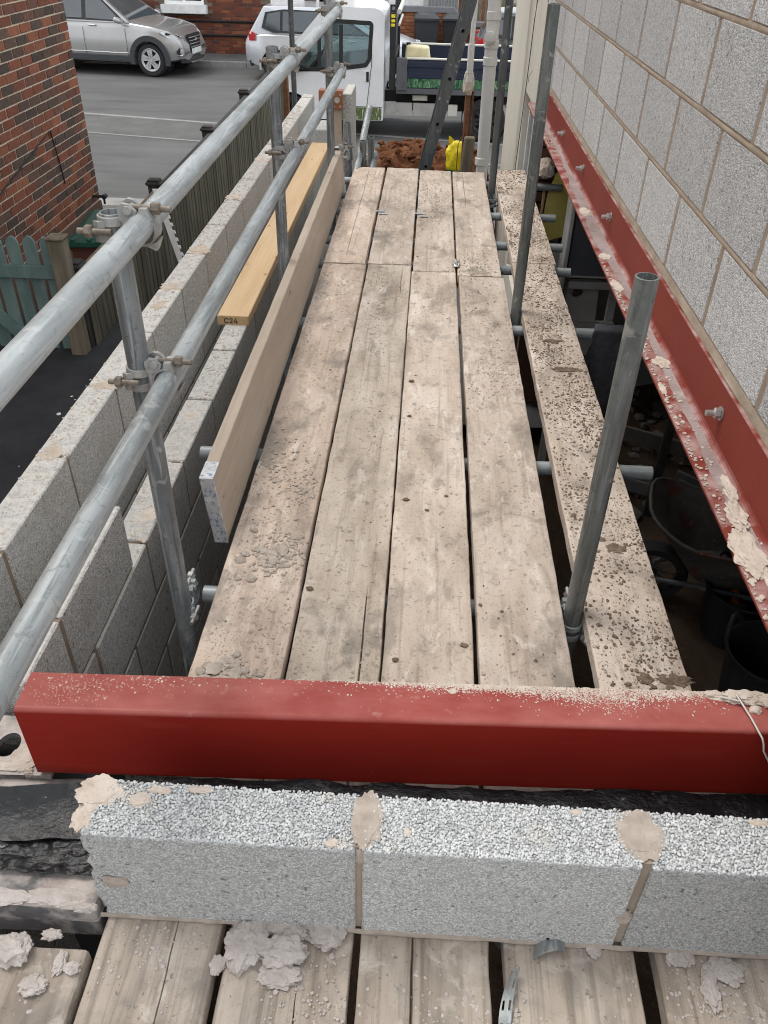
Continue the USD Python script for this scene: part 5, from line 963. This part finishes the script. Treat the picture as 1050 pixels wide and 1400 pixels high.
pts += list(np.stack([x[kq], y[kq], np.full(kq.sum(), .2702)], 1)); sz += list(np.abs(r_.normal(0, .0007, kq.sum()))+.0004)
pts += [(-.63+r_.normal(0, .045), min(.09, max(.01, .055+r_.normal(0, .02))), .2702) for _ in range(420)]; sz += [.0004+abs(r_.normal(0, .0005)) for _ in range(420)]
part(RC, 'mortar_dust', xf(scatter(np.array(pts), sz, 22, .35, 0), Mc), M_SPLAT, kind='stuff')
for m_ in [lump((.66, .078, .271), (.05, .016, .009), 234, 3, .5, 3), lump((.72, .07, .271), (.03, .02, .008), 235, 3, .5, 3), lump((.605, .086, .271), (.018, .008, .006), 236, 2), lump((.10, .075, .270), (.008, .006, .002), 237, 2), lump((.675, .05, .271), (.012, .01, .006), 239, 2)]: part(RC, 'mortar_splat', xf(m_, Mc), M_SPLAT)
single('tie_wire', 'pale bent tie wire hanging over the right end of the red channel', 'wire', path_tube([(.612, 1.055, .278), (.638, 1.046, .281), (.652, 1.045, .279), (.640, 1.058, .284), (.655, 1.01, .277), (.657, .985, .279), (.664, .968, .272), (.668, .964, .262), (.672, .960, .245), (.684, .958, .225), (.70, .955, .20), (.72, .95, .19)], .0019, 8), M_OFFWHITE, True)

# ------------------------------------------------------------------ things lying on the near boards
LUMPS = [(-.255, .665, .034, .046, .014, 'big pale mortar lump at the left of the cluster on the near boards'), (-.185, .655, .042, .026, .015, 'cracked pale mortar lump in front of the cluster on the near boards'), (-.115, .698, .034, .034, .013, 'pale mortar lump at the right of the cluster on the near boards'),
         (-.20, .715, .034, .026, .011, 'pale mortar lump touching the block course above the cluster'), (-.178, .69, .030, .018, .010, 'thin pale mortar flake in the middle of the cluster'), (-.185, .618, .034, .020, .006, 'flat pitted mortar flake below the cluster'),
         (-.655, .628, .030, .026, .016, 'white mortar lump at the left edge of the picture on the near board'), (-.60, .575, .022, .016, .009, 'oblong white mortar piece on the bottom left board'), (-.568, .615, .010, .020, .007, 'narrow upright white mortar piece on the bottom left board'), (-.545, .606, .014, .010, .006, 'small white mortar piece near the board gap at bottom left'), (-.60, .66, .017, .010, .007, 'white mortar piece at the end of the bottom left board'),
         (-.297, .628, .012, .016, .003, 'flat tan mortar disc on the board gap left of the cluster'), (-.33, .712, .013, .014, .007, 'small white mortar chip against the block course at left'), (.362, .70, .013, .020, .005, 'oval white mortar chip beside the bent strap'), (.325, .715, .03, .016, .006, 'flat mortar splash under the block course by the strap'),
         (.515, .705, .024, .030, .006, 'white mortar splash at the upper left of the bottom right board'), (.585, .675, .030, .022, .006, 'spread white mortar splash in the middle of the bottom right board'), (.552, .64, .014, .03, .005, 'trailing white mortar splash on the bottom right board'), (.628, .715, .016, .008, .004, 'small oval mortar chip under the block course at right')]
for k, (x, y, a, b, h, lab) in enumerate(LUMPS):
    single('mortar_lump', lab, 'mortar', lump((x, y, .002+h*.5), (a, b, h*1.15), 300+k, 3, .44, 2.6, .55), M_PINKLUMP, 40, group='mortar lumps on the near boards')
ST = thing('metal_strap', 'bent galvanised perforated strap on the near board at bottom right of centre', 'strap', (.2, .55, 0))
shp = Polygon([(-.0105, 0), (.0105, 0), (.0105, .40), (-.0105, .40)])
for k in range(12):
    for s in (-1, 1): shp = shp.difference(Polygon([(s*.0055-.002, .012+k*.035), (s*.0055+.002, .012+k*.035), (s*.0055+.002, .028+k*.035), (s*.0055-.002, .028+k*.035)]))
q = tomani(poly(shp, .0016)).refine_to_length(.01); v, f = frommani(q); s_ = v[:, 1]; tw = np.clip((s_-.30)/.12, 0, 1)
part(ST, 'strip', (np.stack([.196+v[:, 0]*np.cos(tw*1.1)+.030*tw**1.6, .26+s_-.02*tw*tw+.0*s_, .003+v[:, 2]+.004*np.sin(s_*18)+.020*tw+v[:, 0]*np.sin(tw*1.1)], 1), f), M_GALV)
def fold(u, w): return np.stack([.252+u*.055+w*.010, .672+w*.042+u*.012, .006+.020*np.sin(u*2.6)*(1-.4*w)+.004*w], 1)
part(ST, 'folded_end', sheet(16, 10, fold, .0014), M_GALV, True)
part(ST, 'screw_hole', cyl((.278, .700, .0255), (.278, .700, .0275), .003, 10), M_INK)
single('hoop_scrap', 'small torn metal hoop scrap in the gap at the far board joint', 'metal scrap', lump((.176, 4.14, .010), (.018, .045, .012), 402, 2, .5), M_ZINC)
for k, (x, y) in enumerate([(-.297, 5.0), (-.275, 4.95), (-.06, 4.98), (-.03, 4.93)]):
    single('hoop_scrap', ['small bright metal tab on the far boards, leftmost of four', 'small bright metal tab on the far boards, second from left of four', 'small bright metal tab on the far boards, third from left of four', 'small bright metal tab on the far boards, rightmost of four'][k], 'metal scrap', box(x, x+.05, y, y+.018, .003, .006, .001), M_HOOP, group='metal tabs on the far boards')

def crumbs(name, label, rects, n, seed, mt, smax, thr=.45, fr=3.):
    r_ = np.random.default_rng(seed); P_, S_ = [], []
    A = np.array([(b-a)*(d-c) for a, b, c, d in rects]); A = A/A.sum()
    idx = r_.choice(len(rects), n, p=A)
    R_ = np.array(rects)[idx]; x = r_.uniform(R_[:, 0], R_[:, 1]); y = r_.uniform(R_[:, 2], R_[:, 3])
    d = meshkit.fbm(np.stack([x*fr, y*fr*.8, x*0+seed], 1), 4, seed); keep = d > thr+r_.normal(0, .06, n)
    x, y = x[keep], y[keep]; s = np.minimum(.0007+np.abs(r_.normal(0, smax*.26, len(x))), smax)
    single(name, label, 'debris', scatter(np.stack([x, y, .0010+s*.08], 1), s, seed, .38, 0), mt, kind='stuff')
far = [(a+.006, b-.006, max(c, 1.06), d-.01) for a, b, c, d, *_ in DECK[:8]]
outer = [(a+.006, b-.006, max(c, 1.06), d-.01) for a, b, c, d, *_ in DECK[8:10]]
near = [(a+.006, b-.006, .3, .69 if k else .63) for k, (a, b, c, d, *_) in enumerate(DECK[10:])]
crumbs('mortar_crumbs', 'fine grey mortar crumbs scattered over the walkway boards', far, 16000, 71, M_CRUMB, .007, .50)
crumbs('dirt_crumbs', 'dark brown crumbs of dirt scattered over the walkway boards', far, 2600, 72, M_DIRT, .006, .54, 4.)
crumbs('outer_board_mortar', 'dark brown mortar bits stuck on the outer board beside the standards', outer, 9000, 73, M_DIRT, .009, .47, 6.)
crumbs('outer_board_grit', 'pale mortar grit on the outer board beside the standards', outer, 8000, 74, M_CRUMB, .007, .47, 5.)
crumbs('near_board_crumbs', 'white mortar crumbs scattered over the near boards', near, 5200, 75, M_PINKLUMP, .006, .50, 7.)
r_ = np.random.default_rng(76); P_, S_ = [], []
for cx, cy_, rx, ry, n, s in [(-.42, 1.28, .07, .06, 160, .006), (-.36, 1.75, .08, .10, 150, .004), (-.40, 1.72, .06, .07, 80, .006), (-.45, 2.2, .08, .2, 120, .003), (-.37, 1.22, .03, .02, 40, .008), (-.33, 2.05, .05, .1, 90, .003)]:
    for k in range(n): P_.append((cx+r_.normal(0, rx*.5), cy_+r_.normal(0, ry*.5), .003)); S_.append(abs(r_.normal(0, s))+.001)
kp = [-.508 < p[0] < -.294 for p in P_]
single('slate_crumbs', 'heaps of grey mortar crumbs on the leftmost board near the red channel', 'debris', scatter(np.array(P_)[kp], np.array(S_)[kp], 77, .45, 0), M_CRUMB, kind='stuff')
for k, (x, y, a, b, lab) in enumerate([(-.425, 1.262, .022, .016, 'flat slate grey flake, nearest the red channel on the leftmost board'), (-.455, 1.30, .018, .022, 'pale grey flake left in the crumbs on the leftmost board'), (-.385, 1.245, .014, .012, 'blue grey flake right in the crumbs on the leftmost board'), (-.36, 1.76, .016, .026, 'loose grey flake farther along the leftmost board'), (.02, 1.155, .020, .018, 'thin grey flake on the third board near the red channel')]):
    single('slate_flake', lab, 'debris', lump((x, y, .006), (a, b, .004), 500+k, 1, .5, 2.), M_CRUMB if k != 2 else M_COPING, group='flakes on the walkway boards')
for k, (x, y, s) in enumerate([(-.262, 1.60, .010), (-.02, 2.82, .011), (-.015, 2.03, .010), (.150, 1.42, .010), (-.02, 1.36, .008), (.05, 1.98, .007), (-.02, 2.55, .008), (.11, 2.06, .006)]):
    single('dirt_lump', ['dark clod at the edge of the second board by the gap', 'dark clod on the third board halfway along', 'dark clod on the third board beside the narrow gap', 'dark clod at the right edge of the third board', 'small dark clod near the red channel on the third board', 'small dark clod in the middle of the third board', 'small dark clod beside a pebble far along the third board', 'tiny dark clod right of the middle of the third board'][k], 'dirt', lump((x, y, .004), (s*.9, s*.7, s*.32), 520+k, 3, .6, 2.2), M_DIRT, group='dark clods on the boards')
for k, (x, y, a, b, lab) in enumerate([(.60, 1.84, .022, .018, 'dark brown damp patch on the outer board, level with the nearest right standard foot'), (.565, 1.88, .012, .010, 'small dark brown patch beside the larger one on the outer board'), (.655, 1.345, .034, .014, 'long brown patch at the near right corner of the outer board'), (.585, 1.345, .016, .014, 'round brown patch at the near end of the outer board'), (.61, 2.18, .016, .026, 'reddish brown patch on the outer board just left of the nearest right standard'), (.60, 2.98, .05, .016, 'wide brown stain across the outer board beside the grey cloth'), (.575, 3.25, .03, .014, 'dark stain far along the outer board')]):
    single('mortar_patch', lab, 'mortar', lump((x, y, .001), (a, b, .0022), 540+k, 3, .8, 2.6), M_DIRT, group='brown patches on the outer board')
P_ = np.array([(-1.45+.0*k, 2.2, -.945) for k in range(1)]+[(rng.uniform(-2.15, -1.3), rng.uniform(2.0, 4.6), -.947) for k in range(40)])
single('tarmac_flecks', 'white mortar flecks on the black tarmac', 'debris', scatter(P_, np.abs(rng.normal(0, .008, len(P_)))+.003, 81, .3, 0), M_WHITEW, kind='stuff')
single('mortar_streak', 'white mortar streak on the black tarmac', 'mortar', cat(lump((-1.70, 3.42, -.948), (.045, .018, .006), 82, 2), lump((-1.80, 3.45, -.948), (.06, .006, .004), 83, 2)), M_WHITEW)

# ------------------------------------------------------------------ under the block wall: wheelbarrow, tubs, chest, clutter
WB = thing('wheelbarrow', 'dirty steel wheelbarrow with spoked wheel in the dark below the red beam', 'wheelbarrow', (1.65, 3.55, GZ))
R_ = rotz(math.radians(-14), (1.44, 3.72, GZ))                       # local +x points from the wheel to the handles
L_ = lambda m: xf(m, R_)
def rr_(z, x0, x1, hy, n=28):
    a = np.linspace(0, 2*PI, n, endpoint=False); c, s = np.cos(a), np.sin(a)
    return np.stack([(x0+x1)/2+(x1-x0)/2*np.sign(c)*abs(c)**.6, hy*np.sign(s)*abs(s)**.6, z+0*a], 1)
top = rr_(.62, -.10, .86, .32); top[:, 2] += .10*np.clip((.15-top[:, 0])/.25, 0, 1)
bot = rr_(.30, .20, .68, .17); inn = top*[.97, .95, 1]+[.012, 0, -.004]; bi = bot*[.97, .95, 1]+[.012, 0, .006]
V = np.vstack([bot, top, inn, bi, bot.mean(0), bi.mean(0)]); n = 28; a = np.arange(n); b = (a+1) % n
F = np.vstack([tri(np.vstack([np.stack([a+k*n, b+k*n, b+(k+1)*n, a+(k+1)*n], 1) for k in range(3)])), np.stack([b, a, np.full(n, 4*n)], 1), np.stack([a+3*n, b+3*n, np.full(n, 4*n+1)], 1)])
tr_ = part(WB, 'tray', L_((V, F)), M_BARROW, 40); part(tr_, 'rim', L_(path_tube(np.vstack([top, top[:1]]), .011, 8)), M_BARROW, True)
wh = part(WB, 'wheel', L_(lathe((.02, -.05, .2), (.02, .05, .2), [(.14, .01), (.185, 0), (.2, .025), (.2, .075), (.185, .1), (.14, .09), (.14, .01)], 36)), M_TYRE, 40)
part(wh, 'spokes', L_(cat(*[cyl((.02, 0, .2), (.02+.15*math.cos(k*PI/5), 0, .2+.15*math.sin(k*PI/5)), .006, 6) for k in range(10)], cyl((.02, -.07, .2), (.02, .07, .2), .022))), M_GREYST)
for s in (-1, 1):
    part(WB, 'frame_tube', L_(path_tube([(.02, s*.08, .2), (.25, s*.17, .28), (.7, s*.26, .34), (1.0, s*.29, .52), (1.35, s*.29, .56)], .016, 10)), M_GREYST, True)
    part(WB, 'leg', L_(path_tube([(.62, s*.24, .32), (.72, s*.25, .02), (.80, s*.25, .02), (.9, s*.27, .42)], .014, 10)), M_GREYST, True)
    part(WB, 'grip', L_(cyl((1.25, s*.29, .55), (1.37, s*.29, .563), .021)), M_BLACKP, 40)
def tub(label, x, y, z, r, h, ang):
    t = thing('rubber_tub', label, 'tub', (x, y, z), 'black tubs in the dark')
    part(t, 'body', lathe((x, y, z), (x, y, z+h), [(.001, 0), (r*.74, 0), (r*.78, .01), (r*.98, h-.02), (r*1.03, h-.015), (r*1.03, h), (r*.97, h), (r*.75, .02), (.001, .02)], 40), M_TUB, 40)
    for s in (-1, 1):
        p_ = [(x+(r*1.0)*math.cos(ang+(0 if s > 0 else PI)+q)*(1+.06*math.sin(w*PI)), y+(r*1.0)*math.sin(ang+(0 if s > 0 else PI)+q)*(1+.06*math.sin(w*PI)), z+h-.02+.10*math.sin(w*PI)) for q, w in zip(np.linspace(-.38, .38, 11), np.linspace(0, 1, 11))]
        part(t, 'handle', path_tube(p_, .014, 8), M_TUB, True)
tub('black rubber tub standing behind the other one in the dark, orange handle in it', 1.88, 3.42, GZ, .21, .36, 2.0)
tub('black rubber tub nearest the red channel in the dark, looped handle up', 1.85, 2.91, GZ, .22, .38, 2.3)
SH = thing('orange_handle', 'bright orange tool handle sticking out of the rear black tub', 'tool', (1.86, 3.42, -1.6))
part(SH, 'grip', cyl((1.86, 3.42, GZ+.2), (1.80, 3.56, GZ+.60), .022, 16, .004), M_ORANGE, 40); part(SH, 'blade', box(1.80, 1.92, 3.40, 3.42, GZ+.03, GZ+.24, .004), M_GREYST)
CH = thing('black_chest', 'flat black chest standing upright in the dark opening beyond the yellow sheet', 'chest', (1.02, 5.0, -.6))
part(CH, 'body', box(.905, 1.30, 5.0, 5.16, -.36, .08, .01), M_GREYST); part(CH, 'edge', box(.875, .90, 4.97, 5.16, -.6, .16, .004), M_PALEST); part(CH, 'dust_lip', box(.905, 1.30, 4.99, 4.9985, -.358, -.345, .003), M_PALEST)
TS = thing('trestle', 'grey steel trestle frame supporting the black chest', 'trestle', (1.1, 5.0, GZ))
part(TS, 'panel', poly(Polygon([(.95, -.90), (1.16, -.90), (1.13, -.38), (.93, -.38)]).difference(Polygon([(1.0+.04*math.cos(a), -.47+.03*math.sin(a)) for a in np.linspace(0, 2*PI, 16)])), .02, XZ(5.05)), M_PALEST)
for x in (.93, 1.22): part(TS, 'leg', box(x, x+.05, 5.06, 5.11, GZ, -.37, .005), M_PALEST)
for z in (-.66, -1.0, -.385): part(TS, 'shelf_bar', box(.93, 1.27, 5.0, 5.055, z-.05, z, .004), M_PALEST)
YS = thing('insulation_sheet', 'torn yellow insulation sheet standing under the far end of the red beam', 'sheet', (.95, 5.9, -.4))
part(YS, 'board', poly(Polygon([(.845, -.46), (1.05, -.40), (1.06, -.02), (1.0, .06), (.9, .02), (.865, -.12)]), .025, XZ(5.98)), M_YELI)
part(YS, 'backing', box(.83, .845, 5.95, 5.98, -.5, -.05, .002), M_CUT)
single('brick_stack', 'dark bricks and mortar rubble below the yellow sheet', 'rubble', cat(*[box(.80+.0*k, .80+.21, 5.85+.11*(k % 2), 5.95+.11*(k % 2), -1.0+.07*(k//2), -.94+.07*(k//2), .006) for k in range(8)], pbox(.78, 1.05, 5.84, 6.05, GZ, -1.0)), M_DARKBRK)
single('pale_sack', 'pinkish rubble sack under the far end of the red beam', 'sack', lump((.83, 5.98, .02), (.06, .07, .10), 610, 3, .3), M_SPLAT)
single('white_board', 'pale grey plasterboard offcut leaning below the yellow sheet', 'board', poly([(.80, -.75), (1.0, -.75), (1.02, -.42), (.82, -.50)], .012, XZ(5.80)), M_OFFWHITE)
CL = thing('grey_cloth', 'grey work jacket hanging over the end of the mortar crusted transom', 'cloth', (.86, 3.48, -.1))
def cloth(u, w):
    s = (u-.5)*2; x = .80+w*.15+.012*np.sin(s*9+w*4); d = abs(s)
    return np.stack([x-.05*np.clip(d-.15, 0, 1)*np.clip(-s, 0, 1)*2*(.5-w), 3.49+np.sign(s)*np.minimum(d*.4, .032)+.012*np.sin(w*14+s*3)*d, -.036-np.clip(d-.10, 0, 1)*.46+.02*np.sin(w*9)*d], 1)
part(CL, 'drape', sheet(60, 30, cloth, .004), M_CLOTH, True)
for k, (p, q, w_, mt, lab) in enumerate([((1.15, 4.9, GZ+.12), (1.9, 4.5, GZ+.16), .10, M_GREYPL, 'pale plank end lying in the dark rubble, left'), ((1.2, 5.3, GZ+.3), (2.1, 5.0, GZ+.22), .12, M_ROOM, 'grey plank lying across the dark rubble'), ((1.62, 4.5, GZ), (1.66, 4.6, GZ+.75), .06, M_DARKTIM, 'upright timber offcut in the dark beyond the wheelbarrow'), ((1.9, 4.9, GZ+.1), (2.5, 4.3, GZ+.12), .1, M_GREYPL, 'pale plank lying behind the wheelbarrow'), ((1.3, 5.6, GZ+.5), (2.0, 5.7, GZ+.62), .3, M_GREYPL, 'pale board lying on top of the rubble under the beam')]):
    u, v_, w, L = frame(p, q); M_ = mat(w, np.cross(u, w), u, p)
    single('offcut', lab, 'timber', xf(box(0, L, -w_/2, w_/2, -.012, .012, .003), M_), mt, group='offcuts in the dark rubble')
def rub(u, w):
    x = 1.0+u*2.6; y = 4.1+w*2.2; h = .45*np.clip((y-4.2)/1.2, 0, 1)*(meshkit.fbm(np.stack([x*2.4, y*2.4, x*0], 1), 4, 51)); return np.stack([x, y, GZ-.02+h], 1)
struct('rubble', grid(60, 50, rub), M_SOIL, True, 'stuff')
r_ = np.random.default_rng(52); pp = rub(r_.uniform(0, 1, 260), r_.uniform(.1, 1, 260))
single('rubble_pieces', 'broken brick and plaster pieces in the dark below the red beam', 'rubble', scatter(pp, np.abs(r_.normal(0, .035, 260))+.02, 53, .7, 0), M_ROOM, kind='stuff')
